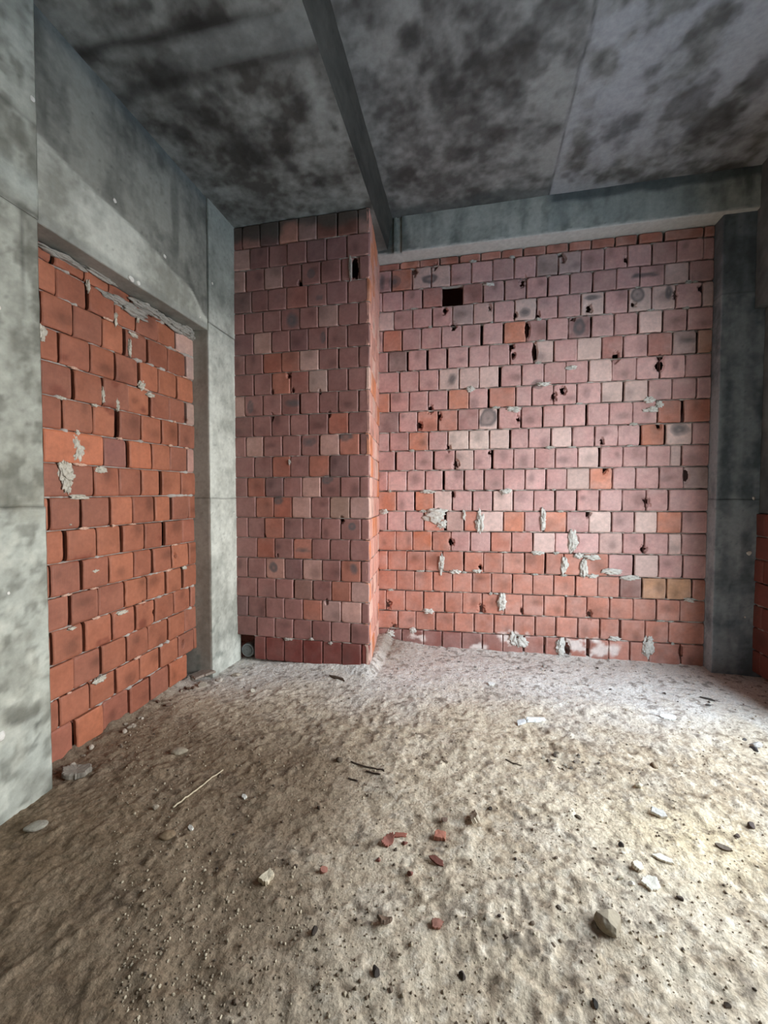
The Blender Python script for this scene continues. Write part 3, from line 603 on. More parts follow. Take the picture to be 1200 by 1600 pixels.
# right column
def tone_colC(P):
    x, z = P[:, 0], P[:, 2]
    c = conc_tone(P, 61, lin(160, 170, 176), lin(104, 115, 122), 1.8)
    w = .003 * vnoise(P, 9, 3)
    c = c * (1 - .4 * line(z + w, 1.56, .006) - .3 * line(z + w, 3.35, .008))[:, None]
    c = mix(c, lin(82, 90, 94), .5 * sstep(3.3, 3.45, z))
    board = np.floor((x - 2.11) / .1)
    return c * (1 + .05 * np.sin(board * 2.1))[:, None]
mb = MB()
slab(mb, (2.112, 2.75), (4.20, 4.60), (-.15, 1.56), .014, 'xy', 61, tone_colC, fine='xy')
slab(mb, (2.115, 2.75), (4.203, 4.60), (1.56, 4.05), .014, 'xy', 62, tone_colC, fine='xy')
dots(mb, [((2.375, 4.20, 1.09), .018, (0, -1, 0)), ((2.40, 4.20, 1.57), .014, (0, -1, 0)), ((2.36, 4.20, .52), .008, (0, -1, 0))], 90)
tag(mb.build('concrete_column', M_conc), 'dim concrete column in the right corner beside the far brick wall', 'column', kind='structure')

# beam and upper wall over the opening on the right
def tone_dim(P): return conc_tone(P, 71, lin(120, 126, 126), lin(78, 84, 86))
mb = MB()
slab(mb, (2.36, 2.66), (-2.3, 4.20), (OPEN_Z, 4.45), .05, 'xXzyY', 71, tone_dim)
tag(mb.build('concrete_beam', M_conc), 'shadowed concrete beam high along the right side of the room', 'beam', kind='structure')
mb = MB()
slab(mb, (2.25, 2.66), (OPEN_Y - .2, OPEN_Y), (-.15, 4.45), .05, 'xXyY', 77, tone_dim)  # unseen pier, added to shade the far right corner
slab(mb, (2.44, 2.66), (OPEN_Y, 4.20), (1.44, OPEN_Z + .02), .05, 'xXyY', 72, tone_dim)
slab(mb, (2.44, 2.66), (OPEN_Y0 - .02, OPEN_Y), (-.15, SILL), .05, 'xXZ', 76, tone_dim)  # unseen sill, added to cut low light on the floor nearby
tag(mb.build('wall_side', M_conc), 'dark concrete panel above the low brickwork at the right edge, plus added unseen shading pier and sill', 'wall', kind='structure')
mb = MB()
slab(mb, (-2.7, 2.66), (-2.35, -2.2), (-.15, 4.5), .1, 'xXyY', 73, tone_dim)
slab(mb, (-2.65, -2.2), (-2.3, .9), (-.15, 4.2), .1, 'X', 74, tone_dim)
slab(mb, (2.43, 2.66), (-2.3, OPEN_Y0), (-.15, OPEN_Z + .02), .1, 'xXY', 75, tone_dim)
tag(mb.build('wall_front', M_conc), 'plain concrete wall closing the room behind the viewer', 'wall', kind='structure')

# ------------------------------------------------------------------ ceilings
def spots(P, pts, seed):
    t = np.zeros(len(P)); n = 1.1 * fbm(P, 5, 5, seed) + .5 * fbm(P, 20, 4, seed + 1)
    for x, y, rx, ry, k in pts:
        q = np.hypot((P[:, 0] - x) / rx, (P[:, 1] - y) / ry) + n
        t = np.maximum(t, sstep(1.5, .1, q) * k)
    return t
STAIN = CEIL_STAINS
def tone_ceil(P):
    x, y = P[:, 0], P[:, 1]
    Q = P.copy(); Q[:, 2] = 0
    a = fbm(Q, 1.6, 4, 101); b = fbm(Q, 5, 5, 103); s = fbm(Q, 18, 4, 107)
    c = mix(lin(150, 153, 150), lin(92, 93, 91), np.clip(.42 + .7 * a + .9 * b + .5 * s, 0, 1))
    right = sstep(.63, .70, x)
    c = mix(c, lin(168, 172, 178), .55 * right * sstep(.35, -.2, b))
    c = mix(c, lin(52, 52, 50), spots(Q, STAIN['hi'], 111) * .66)
    c = mix(c, lin(60, 58, 54), .55 * sstep(.18, .45, fbm(Q, 3.5, 5, 115)))
    wob = .012 * vnoise(Q, 5, 3)
    c = c * (1 - .55 * line(x + wob, .667, .008))[:, None]
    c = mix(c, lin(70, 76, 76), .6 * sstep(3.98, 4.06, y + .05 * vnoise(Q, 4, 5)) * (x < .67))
    return c
mb = MB()
slab(mb, (-.86, 2.75), (-2.3, 4.62), (4.38, 4.62), .1, 'XyYZ', 81, tone_dim)
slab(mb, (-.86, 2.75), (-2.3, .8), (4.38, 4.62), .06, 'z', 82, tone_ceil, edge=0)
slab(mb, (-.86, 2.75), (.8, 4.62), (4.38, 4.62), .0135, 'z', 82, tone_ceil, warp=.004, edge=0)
tag(mb.build('ceiling', M_conc), 'high bare concrete ceiling with dark damp blotches', 'ceiling', kind='structure')

def tone_low(P):
    x, y, z = P.T
    Q = P.copy(); Q[:, 2] = 0
    a = fbm(Q, 1.8, 4, 121); b = fbm(Q, 6, 5, 123); s = fbm(Q, 20, 4, 127)
    c = mix(lin(146, 150, 146), lin(82, 82, 78), np.clip(.45 + .7 * a + .9 * b + .5 * s, 0, 1))
    w = .014 * vnoise(Q, 4, 3)
    strip = sstep(2.04, 2.06, y + w) * sstep(2.25, 2.23, y + w)
    c = mix(c, lin(140, 146, 144), strip * .55 * sstep(-2.1, -1.4, x))
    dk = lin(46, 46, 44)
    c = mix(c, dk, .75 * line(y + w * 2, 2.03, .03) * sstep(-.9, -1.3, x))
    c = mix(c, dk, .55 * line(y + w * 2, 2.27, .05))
    c = mix(c, dk, spots(Q, STAIN['lo'], 131) * .7)
    c = mix(c, lin(156, 162, 158), .55 * line(x + w, -.97, .03) * sstep(-.1, .3, fbm(Q, 7, 3, 133)))
    return c
mb = MB()
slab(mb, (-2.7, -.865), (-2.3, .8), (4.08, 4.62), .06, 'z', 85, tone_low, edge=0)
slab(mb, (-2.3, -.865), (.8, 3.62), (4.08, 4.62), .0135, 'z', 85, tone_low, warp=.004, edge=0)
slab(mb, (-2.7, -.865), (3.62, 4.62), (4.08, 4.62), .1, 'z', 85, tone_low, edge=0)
slab(mb, (-2.7, -.865), (-2.3, 4.62), (4.08, 4.62), .1, 'xyYZ', 86, tone_dim)
# sloping side of the dropped slab
yy = np.arange(-2.3, 4.63, .02); tt = np.linspace(0, 1, 16)
Y2, T3 = np.meshgrid(yy, tt, indexing='ij')
X2 = -.865 + .055 * T3; Z2 = 4.08 + .31 * T3
G = np.stack([X2, Y2, Z2], -1)
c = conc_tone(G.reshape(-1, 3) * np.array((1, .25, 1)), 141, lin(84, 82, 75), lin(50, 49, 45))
G[..., 0] += .004 * fbm(G.reshape(-1, 3), 7, 3, 9).reshape(G.shape[:2])
mb.grid(G, c.reshape(G.shape), 0)
tag(mb.build('ceiling', M_conc), 'lower concrete ceiling slab over the left side, ending in a long step', 'ceiling', kind='structure')

# ------------------------------------------------------------------ floor
def hfun(x, y, fine=True):
    x = np.atleast_1d(np.asarray(x, float)); y = np.atleast_1d(np.asarray(y, float))
    P = np.stack([x, y, x * 0], 1)
    h = .010 * fbm(P, 1.3, 3, 201) + .012 * fbm(P, 4.5, 3, 203)
    near = sstep(4.0, 2.6, y) * .75 + .25
    if fine:
        a = fbm(P * np.array((1, .8, 1)) , 13, 4, 207, .55)
        h = h + .005 * near * a + .0035 * near * fbm(P, 48, 2, 209)
        h = h + .015 * near * np.clip(fbm(P, 30, 4, 211) - .08, 0, 1) * sstep(-.25, .35, fbm(P, 2.5, 3, 213))
        rdg = 1 - np.abs(fbm(P + .02 * a[:, None], 7, 3, 215)) * 4
        h = h + .009 * near * np.clip(rdg, 0, 1) * sstep(0, .4, fbm(P, 1.9, 2, 217))
        cl = fbm(P, 17, 2, 251)
        h = h + .020 * near * np.clip(cl - .34, 0, 1)
        # trodden crust of nodules near the viewer
        patch = np.maximum(np.exp(-(((x - .12) / .22) ** 2 + ((y - 1.45) / .14) ** 2)), np.exp(-(((x + .1) / .2) ** 2 + ((y - 2.6) / .15) ** 2)) * .5)
        h = h + .016 * patch * np.clip(fbm(P, 42, 2, 219) + .15, 0, 1)
    # dirt banked up against the walls
    lw = np.exp(-np.clip(x + 2.36, 0, 9) / .06) * sstep(1.7, 1.8, y) * sstep(3.2, 3.0, y)
    h = h + .035 * lw * (1 + .8 * fbm(P, 14, 3, 221))
    pf = np.exp(-np.clip(3.54 - y, 0, 9) / .10) * sstep(-2.0, -1.6, x) * sstep(-.80, -.9, x)
    h = h + pf * (.02 + .05 * sstep(-1.8, -.9, x))
    m = np.exp(-(((x + .82) / .22) ** 2 + ((y - 4.15) / .30) ** 2))
    h = h + .055 * m * (1 + .5 * fbm(P, 12, 3, 223))
    bw = np.exp(-np.clip(4.33 - y, 0, 9) / .08) * (x > -.95)
    h = h + .012 * bw * (1 + fbm(P, 11, 3, 225))
    return h

def axis(fine0, fine1, step, c0, c1):
    return np.concatenate([np.arange(c0, fine0, .2), np.arange(fine0, fine1, step), np.arange(fine1, c1 + .01, .2)])
xs = axis(-2.45, 2.5, .0098, -2.9, 2.9)
ys = np.concatenate([np.arange(-2.5, .6, .2), np.arange(.6, 2.4, .0088), np.arange(2.4, 4.42, .0115), [4.5, 4.7]])
X, Y = np.meshgrid(xs, ys, indexing='ij')
x, y = X.ravel(), Y.ravel()
Hh = hfun(x, y)
P = np.stack([x, y, x * 0], 1)
n1 = fbm(P, 1.5, 4, 231); n2 = fbm(P, 6, 5, 233); n3 = fbm(P, 24, 4, 235); n4 = fbm(P, 70, 2, 237)
c = mix(lin(200, 184, 160), lin(158, 138, 113), np.clip(.42 + .55 * n1 + .7 * n2 + .6 * n3, 0, 1))
c = mix(c, lin(220, 207, 186), .5 * sstep(.12, .5, n2 + .4 * n3))
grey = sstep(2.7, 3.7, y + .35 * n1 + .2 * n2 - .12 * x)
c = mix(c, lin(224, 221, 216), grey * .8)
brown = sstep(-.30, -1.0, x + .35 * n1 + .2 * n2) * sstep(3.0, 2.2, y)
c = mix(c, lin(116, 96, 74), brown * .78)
tan = np.exp(-(((x - 1.0) / .35) ** 2 + ((y - 2.1) / .22) ** 2))
c = mix(c, lin(216, 194, 152), tan * .45)
c = mix(c, lin(92, 76, 60), .6 * sstep(.2, .5, n3 + .25 * n2))
c = mix(c, lin(224, 212, 192), .38 * sstep(.2, .5, fbm(P, 40, 4, 241) - .2 * n3) * (1 - brown))
md = np.exp(-(((x + .82) / .3) ** 2 + ((y - 4.1) / .35) ** 2)); c = mix(c, lin(132, 118, 102), md * .7)
c = mix(c, lin(60, 50, 42), .6 * sstep(.55, .75, n4) * sstep(-.2, .3, n2))
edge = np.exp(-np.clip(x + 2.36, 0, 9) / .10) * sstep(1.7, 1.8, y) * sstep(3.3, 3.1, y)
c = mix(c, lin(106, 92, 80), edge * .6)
mb = MB()
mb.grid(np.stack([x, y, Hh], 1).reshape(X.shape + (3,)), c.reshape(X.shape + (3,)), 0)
tag(mb.build('floor', M_dirt), 'uneven floor of dried beige dirt and cement dust', 'floor', kind='structure')

# pale paved yard outside the opening, it throws daylight up onto the ceiling
mb = MB()
g = np.linspace(0, 1, 12)
GX, GY = np.meshgrid(2.66 + 18 * g, -14 + 32 * g, indexing='ij')
mb.grid(np.stack([GX, GY, GX * 0 - .12], -1), lin(150, 156, 162), 0)
tag(mb.build('pavement', M_conc), 'pale paved yard outside the opening on the right', 'ground', kind='structure')

# ------------------------------------------------------------------ loose things on the floor
BUSY = []
def H(x, y): return float(hfun(x, y)[0])
def rock(name, x, y, size, col, label, cat='stone', seed=1, rz=0., tilt=0., cuts=4, rough=.22, mat=None, group=None, sink=.18, n=3, z=None):
    v, f = lump(np.array(size) / 2, seed, n, rough, cuts)
    R = np.array(Matrix.Rotation(rz, 3, 'Z') @ Matrix.Rotation(tilt, 3, 'Y'))
    v = v @ R.T
    v[:, 2] -= v[:, 2].min()
    mb = MB(); nn = fbm(v * 40 + seed, .6, 3, seed)
    mb.add(v, f, np.clip(np.array(col) * (1 + .22 * nn)[:, None], 0, 1))
    o = mb.build(name, mat or M_stone, smooth=cuts == 0 and n < 3)
    BUSY.append((x, y, .55 * max(size[:2]) + .006))
    hz = H(x, y) if z is None else z
    o.location = (x, y, hz - sink * v[:, 2].max())
    return tag(o, label, cat, group)

def shard(name, x, y, outline, thick, col, label, cat, seed=1, rz=0., tilt=(0, 0), mat=None, bend=0., lift=.0, group=None):
    """flat broken chip: a wobbly polygon with thickness, optionally curved"""
    k = 48; a = np.linspace(0, 2 * np.pi, k, endpoint=False)
    pts = np.array(outline, float); m = len(pts)
    seg = np.linspace(0, m, k, endpoint=False); i0 = seg.astype(int) % m; fr = (seg % 1)[:, None]
    ring = pts[i0] * (1 - fr) + pts[(i0 + 1) % m] * fr
    ring = ring * (1 + .16 * vnoise(np.stack([np.cos(a) * 3, np.sin(a) * 3, a * 0 + seed], 1), 2.2, seed))[:, None]
    rows = []; ctr = ring.mean(0)
    for s, zz in ((.02, 1), (.5, 1), (.93, 1), (1, .8), (1, .2), (.95, 0), (.02, 0)):
        r2 = ctr + (ring - ctr) * s
        zc = thick * zz + bend * (r2[:, 0] ** 2)
        rows.append(np.stack([r2[:, 0], r2[:, 1], zc], 1))
    G = np.stack(rows); G = np.concatenate([G, G[:, :1]], 1)
    v = G.reshape(-1, 3)
    v[:, 2] += .12 * thick * fbm(v * 60 + seed, 1, 2, seed)
    R = np.array(Matrix.Rotation(rz, 3, 'Z') @ Matrix.Rotation(tilt[0], 3, 'X') @ Matrix.Rotation(tilt[1], 3, 'Y'))
    v = v @ R.T; v[:, 2] -= v[:, 2].min()
    mb = MB(); nn = fbm(v * 60 + seed, .5, 3, seed)
    mb.grid(v.reshape(G.shape), np.clip(np.array(col) * (1 + .18 * nn)[:, None], 0, 1).reshape(G.shape))
    o = mb.build(name, mat or M_stone, smooth=False)
    BUSY.append((x, y, 1.15 * float(np.abs(np.array(outline)).max()) + .012))
    o.location = (x, y, H(x, y) - .15 * thick + lift)
    return tag(o, label, cat, group)

def rod(name, pts, r, mat, label, cat, taper=1.0):
    P = np.array(pts, float); n = 24
    if P.shape[1] < 3: P = np.concatenate([P, np.zeros((len(P), 1))], 1)
    s = np.linspace(0, len(P) - 1, n); i = np.minimum(s.astype(int), len(P) - 2); f = (s - i)[:, None]
    Q = P[i] * (1 - f) + P[i + 1] * f
    hz = hfun(Q[:, 0], Q[:, 1])
    BUSY.extend((q[0], q[1], r + .014) for q in Q)
    Q[:, 2] += np.maximum(hz, hz.mean() - .002) + r * .8
    d = np.gradient(Q, axis=0); d /= np.linalg.norm(d, axis=1)[:, None]
    sx = np.cross(d, (0, 0, 1.)); sx /= np.linalg.norm(sx, axis=1)[:, None]; sz = np.cross(sx, d)
    a = np.linspace(0, 2 * np.pi, 11); rr = r * np.linspace(1, taper, n)
    G = Q[:, None] + rr[:, None, None] * (np.cos(a)[None, :, None] * sx[:, None] + np.sin(a)[None, :, None] * sz[:, None])
    G = np.concatenate([np.broadcast_to(Q[:1, None], (1, 11, 3)), G, np.broadcast_to(Q[-1:, None], (1, 11, 3))])
    mb = MB(); mb.grid(G, np.array((.2, .16, .12)))
    return tag(mb.build(name, mat), label, cat)

cg, cp, cd, cr = lin(150, 140, 122), lin(214, 205, 188), lin(70, 62, 56), lin(168, 110, 90)
crd = lin(122, 78, 66)
rock('concrete_chunk', .50, 1.60, (.105, .11, .085), lin(140, 128, 108), 'largest grey-brown concrete lump on the dirt, fist-sized', 'rubble', 3, .4, .1, 7, .2, n=4)
oval = lambda a, b, n=9, s=0: [(a * math.cos(t) * (1 + .15 * math.sin(3 * t + s)), b * math.sin(t) * (1 + .12 * math.cos(2 * t + s))) for t in [2 * math.pi * k / n for k in range(n)]]
shard('mortar_flake', .714, 1.80, oval(.034, .028), .012, cp, 'round pale mortar flake lying flat behind the largest lump', 'rubble', 1, .3, (.35, -.1))
shard('mortar_flake', .690, 1.875, oval(.030, .022, s=1), .014, lin(190, 178, 158), 'small pale flake with a dark side edge, beyond the round pale flake', 'rubble', 2, .8, (.3, .25))
shard('mortar_flake', .815, 1.95, [(-.04, -.012), (.0, -.018), (.04, -.006), (.035, .012), (-.01, .014)], .010, cp, 'long thin pale flake, farthest of the flakes behind the largest lump', 'rubble', 3, -.5, (.2, 0))
rock('pebble', .605, 1.806, (.030, .018, .014), lin(160, 148, 126), 'narrow brown pebble beside a smaller pale one near the round flake', 'stone', 5, .7)
rock('pebble', .640, 1.788, (.026, .02, .014), cp, 'tiny pale pebble between the narrow brown pebble and the round flake', 'stone', 6, .2)
rock('pebble', .664, 1.985, (.024, .022, .022), cd, 'dark round pebble with a pale chip in front of it', 'stone', 7)
rock('pebble', .660, 1.945, (.020, .014, .010), cp, 'pale chip touching the dark round pebble', 'stone', 8)
shard('brick_fragment', -.135, 1.865, [(-.024, -.018), (.026, -.016), (.025, .019), (-.022, .02)], .024, cr, 'square orange-red brick fragment with clean edges', 'brick fragment', 9, -.1, (.18, .05), M_clay)
shard('brick_fragment', -.362, 1.785, oval(.032, .024), .013, lin(136, 84, 70), 'curved dark red brick shard, largest of the red cluster', 'brick fragment', 10, .9, (.5, -.2), M_clay, bend=8.)
shard('brick_fragment', -.315, 1.835, [(-.028, -.008), (.028, -.01), (.03, .008), (-.02, .012)], .010, lin(146, 90, 74), 'thin red brick sliver behind the curved shard', 'brick fragment', 11, .2, (.3, 0), M_clay)
rock('brick_fragment', -.285, 1.795, (.028, .022, .016), crd, 'small dark red crumb to the right of the curved shard', 'brick fragment', 12, mat=M_clay)
shard('brick_fragment', -.14, 1.735, [(-.035, .004), (.0, -.016), (.035, -.018), (.03, .004), (-.01, .016)], .012, lin(110, 66, 54), 'flat dark red shard in front of the square fragment', 'brick fragment', 13, -.1, (.35, .1), M_clay)
rock('brick_fragment', -.595, 1.585, (.034, .03, .026), lin(150, 100, 84), 'reddish brown lump left of the red cluster', 'brick fragment', 14, .3, mat=M_clay)
rock('brick_fragment', -.24, 1.645, (.026, .022, .020), crd, 'small maroon cube-like bit in front of the red cluster', 'brick fragment', 15, .5, mat=M_clay, cuts=6)
rock('brick_fragment', -.385, 1.69, (.026, .02, .014), crd, 'small maroon crumb just in front of the curved shard', 'brick fragment', 16, .9, mat=M_clay)
shard('concrete_chip', -.812, 1.495, [(-.018, -.022), (.02, -.016), (.024, .026), (-.006, .03)], .030, lin(196, 182, 156), 'pale upright concrete chip alone at the left of the open floor', 'rubble', 17, -.4, (.25, .3))
shard('concrete_chip', .028, 1.98, [(-.022, -.03), (.02, -.028), (.024, .03), (-.01, .032)], .026, lin(168, 154, 134), 'grey-brown leaning chip behind the square red fragment', 'rubble', 18, .3, (-.3, -.5))
rock('pebble', -.12, 1.955, (.030, .026, .022), lin(112, 90, 76), 'brown pebble left of the leaning grey-brown chip', 'stone', 19)
shard('brick_fragment', -.30, 1.425, oval(.026, .018), .012, lin(104, 84, 68), 'dark curved flake half sunk in the dirt, front middle', 'brick fragment', 20, .2, (-.5, .1), M_clay, bend=10.)
shard('brick_fragment', -.115, 1.46, oval(.022, .015, s=2), .014, lin(140, 96, 80), 'reddish flake right of the half-sunk dark flake', 'brick fragment', 21, .4, (.4, 0), M_clay)
rock('pebble', -.02, 1.325, (.024, .022, .022), lin(66, 56, 50), 'dark round stone close to the front edge', 'stone', 22)
rock('pebble', -.295, 1.27, (.026, .04, .020), lin(58, 50, 44), 'dark oblong stone nearest the front edge', 'stone', 23, .5)
rock('pebble', -.54, 1.345, (.022, .034, .022), lin(64, 54, 46), 'dark upright pebble below the reddish brown lump', 'stone', 24)
rod('wire_rod', [(-.690, 2.298), (-.60, 2.275), (-.487, 2.262), (-.480, 2.25)], .0042, M_rust, 'longest rusty rod with a bent end, lying on the dirt', 'metal rod')
rod('wire_rod', [(-.580, 2.238), (-.495, 2.216)], .0045, M_rust, 'shorter rusty rod just in front of the bent one', 'metal rod', 1.0)
rod('wire_rod', [(-.665, 2.163), (-.608, 2.152)], .0045, M_rust, 'shortest rusty rod, left of the other two', 'metal rod')
shard('plastic_scrap', .345, 2.96, [(-.035, -.018), (.03, -.014), (.035, .018), (-.02, .022)], .014, lin(216, 216, 212), 'short white plastic piece with a dark left end', 'scrap', 27, .35, (.2, -.25), M_white)
shard('plastic_scrap', .445, 3.01, [(-.065, -.017), (.065, -.013), (.068, .015), (-.06, .02)], .018, lin(226, 226, 222), 'longer white plastic strip beside the short white piece', 'scrap', 28, .28, (.15, .05), M_white)
shard('plaster_chip', 1.373, 3.25, oval(.050, .032), .014, lin(224, 224, 218), 'white oval plaster chip on the bright floor toward the right column', 'rubble', 29, -.2, (.25, -.1))
shard('plaster_chip', .163, 3.53, oval(.028, .022, s=1), .014, lin(220, 218, 212), 'tiny white plaster chip near the far brick wall', 'rubble', 30, .2, (.2, 0))
rod('twig', [(.205, 2.50), (.25, 2.475), (.292, 2.468)], .004, M_twig, 'thin dark twig lying in the middle of the floor', 'twig', .7)
rock('stone', .895, 2.43, (.055, .045, .034), lin(186, 174, 150), 'pale stone with a shaded left face, middle right of the floor', 'stone', 31, .2, 0, 5)
shard('concrete_chip', .912, 2.232, [(-.035, -.014), (.01, -.022), (.036, -.006), (.02, .018), (-.03, .016)], .018, lin(186, 180, 170), 'flat grey chip in front of the pale shaded stone', 'rubble', 32, -.3, (.3, .15))
rock('stone', 1.055, 2.645, (.046, .05, .03), lin(140, 122, 100), 'brown stone behind the pale shaded stone', 'stone', 33, .6)
rock('stone', 1.306, 2.23, (.034, .03, .034), lin(76, 64, 58), 'dark upright stone at the right side of the floor', 'stone', 34, .3, 0, 5)
rock('pebble', 1.205, 2.158, (.028, .02, .018), lin(88, 74, 64), 'small dark pebble left of the dark upright stone', 'stone', 35)
shard('concrete_chip', 1.108, 2.073, oval(.03, .013), .010, lin(110, 96, 82), 'thin brown flake in front of the small dark pebble at right', 'rubble', 36, -.4, (.3, 0))
rock('stone', 1.757, 2.98, (.07, .05, .045), lin(170, 164, 156), 'pale stone at the right edge of the floor', 'stone', 37, .3, 0, 5)
rock('stone', 1.72, 2.93, (.055, .035, .03), lin(74, 70, 70), 'dark stone leaning on the pale one at the right edge', 'stone', 38, -.4)
rock('pebble', 1.735, 3.06, (.03, .022, .02), lin(90, 84, 80), 'small dark pebble behind the pale stone at the right edge', 'stone', 39)
rod('straw', [(-1.465, 1.765, .002), (-1.43, 1.90, .004), (-1.39, 2.08, .002)], .0045, M_straw, 'thin pale straw lying on the brown dirt at the left', 'stick', .8)
rock('pebble', -1.55, 1.745, (.036, .028, .026), lin(150, 138, 120), 'grey pebble left of the pale straw', 'stone', 41, .2)
shard('plaster_chip', -1.285, 1.665, oval(.018, .010), .010, lin(226, 222, 210), 'white chip in front of the pale straw', 'rubble', 42, -.5, (.3, 0))
rock('clod', -1.36, 1.60, (.07, .05, .03), lin(128, 108, 84), 'brown dirt clod with a shaded hollow beside the white chip', 'clod', 43, .2, cuts=0)
shard('plaster_chip', -1.15, 1.905, oval(.016, .011), .012, lin(224, 220, 208), 'white chip right of the pale straw', 'rubble', 44, -.4, (.3, .1))
rock('clod', -1.75, 2.165, (.10, .055, .035), lin(156, 144, 124), 'pale grey dirt clod between the straw and the left brick infill', 'clod', 45, .3, cuts=0)
rock('clod', -1.995, 1.51, (.09, .06, .03), lin(156, 150, 136), 'pale clod at the foot of the near left column', 'clod', 46, .7, cuts=0)
rock('pebble', .803, 1.765, (.026, .022, .018), lin(66, 54, 46), 'dark pebble right of the round pale flake', 'stone', 47)
rock('pebble', .382, 1.33, (.016, .036, .016), lin(56, 50, 44), 'dark splinter-like stone in front of the largest lump', 'stone', 48)
shard('wood_splinter', -1.12, 3.33, [(-.085, .01), (-.03, -.012), (.05, -.016), (.085, -.03), (.05, .004), (-.03, .014)], .014, lin(86, 72, 60), 'dark curved wood splinter on the floor before the brick pier', 'scrap', 49, -.15, (.2, 0))
shard('wood_splinter', 1.80, 3.63, [(-.045, .006), (0, -.008), (.045, -.01), (.03, .006)], .012, lin(70, 66, 62), 'dark splinter on the floor before the right column', 'scrap', 50, -.3, (.2, 0))
rock('pebble', 1.755, 3.52, (.036, .026, .02), lin(98, 94, 90), 'grey pebble near the dark splinter before the right column', 'stone', 51)
rock('stone', -1.72, 2.98, (.045, .038, .034), lin(176, 168, 152), 'pale stone on the floor before the corner column', 'stone', 52, .4)
rock('pebble', .10, 2.08, (.024, .02, .016), lin(70, 60, 52), 'dark pebble behind the leaning grey-brown chip', 'stone', 53)
rock('pebble', .517, 2.125, (.034, .016, .014), lin(96, 84, 70), 'brown sliver of stone behind the dark round pebble', 'stone', 54, -.6)
rock('pebble', .778, 1.41, (.02, .018, .016), lin(92, 80, 68), 'brown pebble at the front right of the floor', 'stone', 55)
rock('clod', -.76, 2.29, (.045, .035, .025), lin(92, 80, 66), 'dark earth clod left of the bent rusty rod', 'clod', 56, cuts=0)
rock('pebble', -.742, 1.91, (.018, .014, .026), lin(84, 70, 58), 'dark pointed pebble beyond the upright concrete chip', 'stone', 57)

# leaning tile slab and mortar scraps at the missing bricks
shard('broken_slab', -2.27, 3.12, [(-.11, -.03), (-.01, -.10), (.12, .0), (.02, .085)], .020, lin(150, 138, 126), 'square grey slab lying at the gap under the left brick infill', 'slab', 60, .15, (.10, -.12), lift=.02)
rock('mortar_clod', -2.10, 3.11, (.06, .05, .04), lin(188, 180, 168), 'pale mortar clod in front of the grey square slab', 'rubble', 61, .3)
rock('mortar_clod', -2.02, 3.22, (.085, .045, .032), lin(176, 166, 150), 'flat pale mortar clod beside the foot of the corner column', 'rubble', 62, .5)
rock('mortar_clod', -2.18, 2.99, (.07, .06, .05), lin(160, 150, 136), 'rounded mortar clod near the end of the left brick infill', 'rubble', 63, .9)
shard('mortar_crust', -2.17, 1.86, oval(.075, .05), .035, lin(140, 132, 120), 'crusty ring of mortar at the foot of the near left column', 'rubble', 64, .5, (.1, .1), bend=2.)

# capped pipe end in the hole at the pier's foot
p = empty('drain_pipe', (-2.125, 3.60, .085)); tag(p, 'round grey capped pipe end in the hole at the foot of the brick pier', 'pipe')
def lathe(prof, n=48):
    a = np.linspace(0, 2 * np.pi, n + 1); pr = np.array(prof)
    return np.stack([pr[:, :1] * np.cos(a), np.broadcast_to(pr[:, 1:], (len(pr), n + 1)), pr[:, :1] * np.sin(a)], -1)
mb = MB(); mb.grid(lathe([(.050, .004), (.062, 0), (.066, .004), (.066, .07), (.060, .075), (.060, .30), (.052, .30), (.052, .02)]), lin(140, 144, 146), 0)
mb.build('pipe', M_pipe, p)
mb = MB(); mb.grid(lathe([(.0005, -.004), (.02, -.005), (.044, -.003), (.050, .003), (.051, .03)]), lin(130, 134, 134), 0)
v, f = lump((.010, .004, .008), 5, 2); mb.add(v + np.array((-.008, -.006, .004)), f, lin(200, 200, 196))
o = mb.build('end_cap', M_cap, p); o['label'] = 'dusty flat end cap'

# stones of the little heap in the middle right
def proto_set(n, col, seed0):
    out = []
    for k in range(n):
        r = np.random.default_rng(seed0 + k)
        v, f = lump(np.array((1, r.uniform(.6, .9), r.uniform(.5, .75))) * .5, seed0 + k, 2, .2, 4)
        v[:, 2] -= v[:, 2].min()
        mb = MB(); mb.add(v, f, np.clip(np.array(col[k % len(col)]) * (1 + .2 * fbm(v * 3, 1, 3, k))[:, None], 0, 1))
        me_o = mb.build('pebble', M_stone, smooth=False); out.append(me_o)
    return out
used = set()
def scatter(protos, places, label, group, cat, name):
    for k, (x_, y_, s) in enumerate(places):
        pr = protos[k % len(protos)]
        if id(pr) in used: o = pr.copy(); COL.objects.link(o)
        else: o = pr; used.add(id(pr))
        o.scale = (s, s, s); o.rotation_euler = (0, 0, random.uniform(0, 6.28))
        o.location = (x_, y_, H(x_, y_) - .1 * s)
        o.name = name
        tag(o, label, cat, group)
heap = []
r = np.random.default_rng(5)
for k in range(16):
    heap.append((.60 + r.normal() * .085, 2.575 + r.normal() * .045, r.uniform(.016, .034)))
scatter(proto_set(4, [lin(140, 130, 114), lin(98, 88, 78)], 700), heap, 'small grey stone of the loose heap in the middle right of the floor', 'heap of small stones', 'stone', 'pebble')
foot = []
for k in range(26):
    y_ = r.uniform(1.82, 3.1); foot.append((-2.30 + abs(r.normal()) * .07, y_, r.uniform(.016, .045)))
scatter(proto_set(5, [lin(150, 138, 122), lin(112, 92, 78), lin(184, 172, 156)], 720), foot, 'small mortar crumb along the foot of the left brick infill', 'mortar crumbs by the left brick infill', 'rubble', 'mortar_crumb')
far = []
for k in range(30):
    far.append((r.uniform(-.7, 2.0), r.uniform(3.5, 4.24), r.uniform(.012, .03)))
scatter(proto_set(4, [lin(150, 146, 140), lin(92, 86, 80)], 740), far, 'small grey crumb on the dusty floor before the far brick wall', 'crumbs before the far brick wall', 'rubble', 'crumb')
dark = []
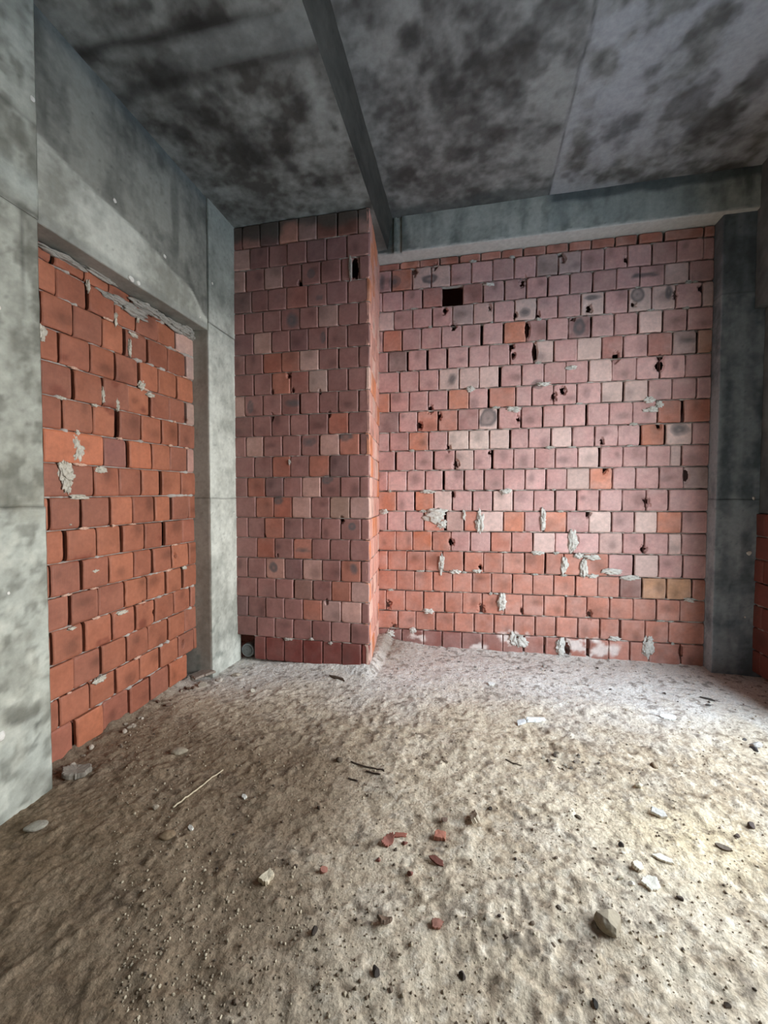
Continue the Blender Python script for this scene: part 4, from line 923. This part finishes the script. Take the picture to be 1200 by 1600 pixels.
for k in range(120):
    y_ = 1.1 + 2.4 * r.random() ** 1.2; x_ = r.uniform(-.95, .62) * y_
    if x_ < -2.1: continue
    dark.append((x_, y_, r.uniform(.009, .020)))
scatter(proto_set(5, [lin(84, 72, 60), lin(112, 96, 80), lin(66, 56, 50)], 760), dark, 'tiny brown pebble strewn loose over the open dirt', 'loose pebbles on the dirt', 'stone', 'pebble')

# grit nobody could count
mb = MB(); v0, f0 = ico(0); r = np.random.default_rng(9)
N = 5200
gy = 1.0 + 3.2 * r.random(N) ** 1.5; gx = r.uniform(-1.05, .68, N) * gy
ok = (gx > -2.28) & (gx < 2.35) & (gy < 4.28) & ~((gx < -.86) & (gy > 3.5)) & ~((gx < -2.15) & ((gy < 1.78) | (gy > 3.1))) & ~((gx > 2.05) & (gy > 4.1))
for bx, by, br in BUSY: ok &= np.hypot(gx - bx, gy - by) > br
gx, gy = gx[ok], gy[ok]
cl = fbm(np.stack([gx, gy, gx * 0], 1), 2.2, 3, 301)
gs = np.clip(.0022 + .0045 * r.random(len(gx)) ** 3 + .0015 * cl, .0014, .008)
gh = hfun(gx, gy)
for k in range(len(gx)):
    w = v0 * (gs[k] * r.uniform(.6, 1.2, 3)) + np.array((gx[k], gy[k], gh[k] + gs[k] * .3))
    t = r.random()
    mb.add(w, f0, lin(196, 182, 156) * (1 - t) + lin(96, 80, 64) * t)
tag(mb.build('gravel', M_stone, smooth=False), 'fine grit and crumbs scattered all over the dirt floor', 'grit', kind='stuff')

# ------------------------------------------------------------------ daylight
w = bpy.data.worlds.new('sky'); sc.world = w; w.use_nodes = True
nt = w.node_tree; N_, L_ = nt.nodes, nt.links
bg = N_['Background']
tc = N_.new('ShaderNodeTexCoord'); sp = N_.new('ShaderNodeSeparateXYZ'); L_.new(tc.outputs['Generated'], sp.inputs[0])
rp = N_.new('ShaderNodeValToRGB'); L_.new(sp.outputs[2], rp.inputs[0])
rp.color_ramp.elements[0].position = .0; rp.color_ramp.elements[0].color = (1.0, .975, .925, 1)
rp.color_ramp.elements[1].position = .7; rp.color_ramp.elements[1].color = (.70, .84, 1.0, 1)
L_.new(rp.outputs[0], bg.inputs['Color']); bg.inputs['Strength'].default_value = SKY
# daylight portal in the right-hand opening (guides sampling of the sky)
la = bpy.data.lights.new('daylight_portal', 'AREA'); la.shape = 'RECTANGLE'
la.size = OPEN_Y - OPEN_Y0; la.size_y = OPEN_Z - SILL + .1
la.cycles.is_portal = True
lo = bpy.data.objects.new('daylight_portal', la); COL.objects.link(lo)
lo.location = (2.68, (OPEN_Y + OPEN_Y0) / 2, (OPEN_Z + SILL) / 2)
lo.rotation_euler = Matrix(((0, 0, 1), (1, 0, 0), (0, 1, 0))).to_euler()   # local -Z looks along -X

# ------------------------------------------------------------------ camera
cam = bpy.data.cameras.new('camera'); co = bpy.data.objects.new('camera', cam); COL.objects.link(co)
cam.sensor_fit = 'VERTICAL'; cam.sensor_height = 32; cam.lens = 645 / 1600 * 32; cam.clip_start = .02
yaw, pit, roll = math.radians(12.1), math.radians(1.85), math.radians(.1)
fw = Vector((-math.sin(yaw) * math.cos(pit), math.cos(yaw) * math.cos(pit), -math.sin(pit)))
rt = Vector((math.cos(yaw), math.sin(yaw), 0)); up = rt.cross(fw)
r2 = rt * math.cos(roll) + up * math.sin(roll); u2 = -rt * math.sin(roll) + up * math.cos(roll)
co.matrix_world = Matrix(((r2.x, u2.x, -fw.x, 0), (r2.y, u2.y, -fw.y, 0), (r2.z, u2.z, -fw.z, 1.56), (0, 0, 0, 1)))
sc.camera = co
vs = sc.view_settings
vs.view_transform = 'Standard'; vs.look = 'None'; vs.gamma = 1; vs.use_curve_mapping = False
vs.exposure = EXPO
sc.cycles.max_bounces = 10; sc.cycles.diffuse_bounces = 8
sc.cycles.use_denoising = True
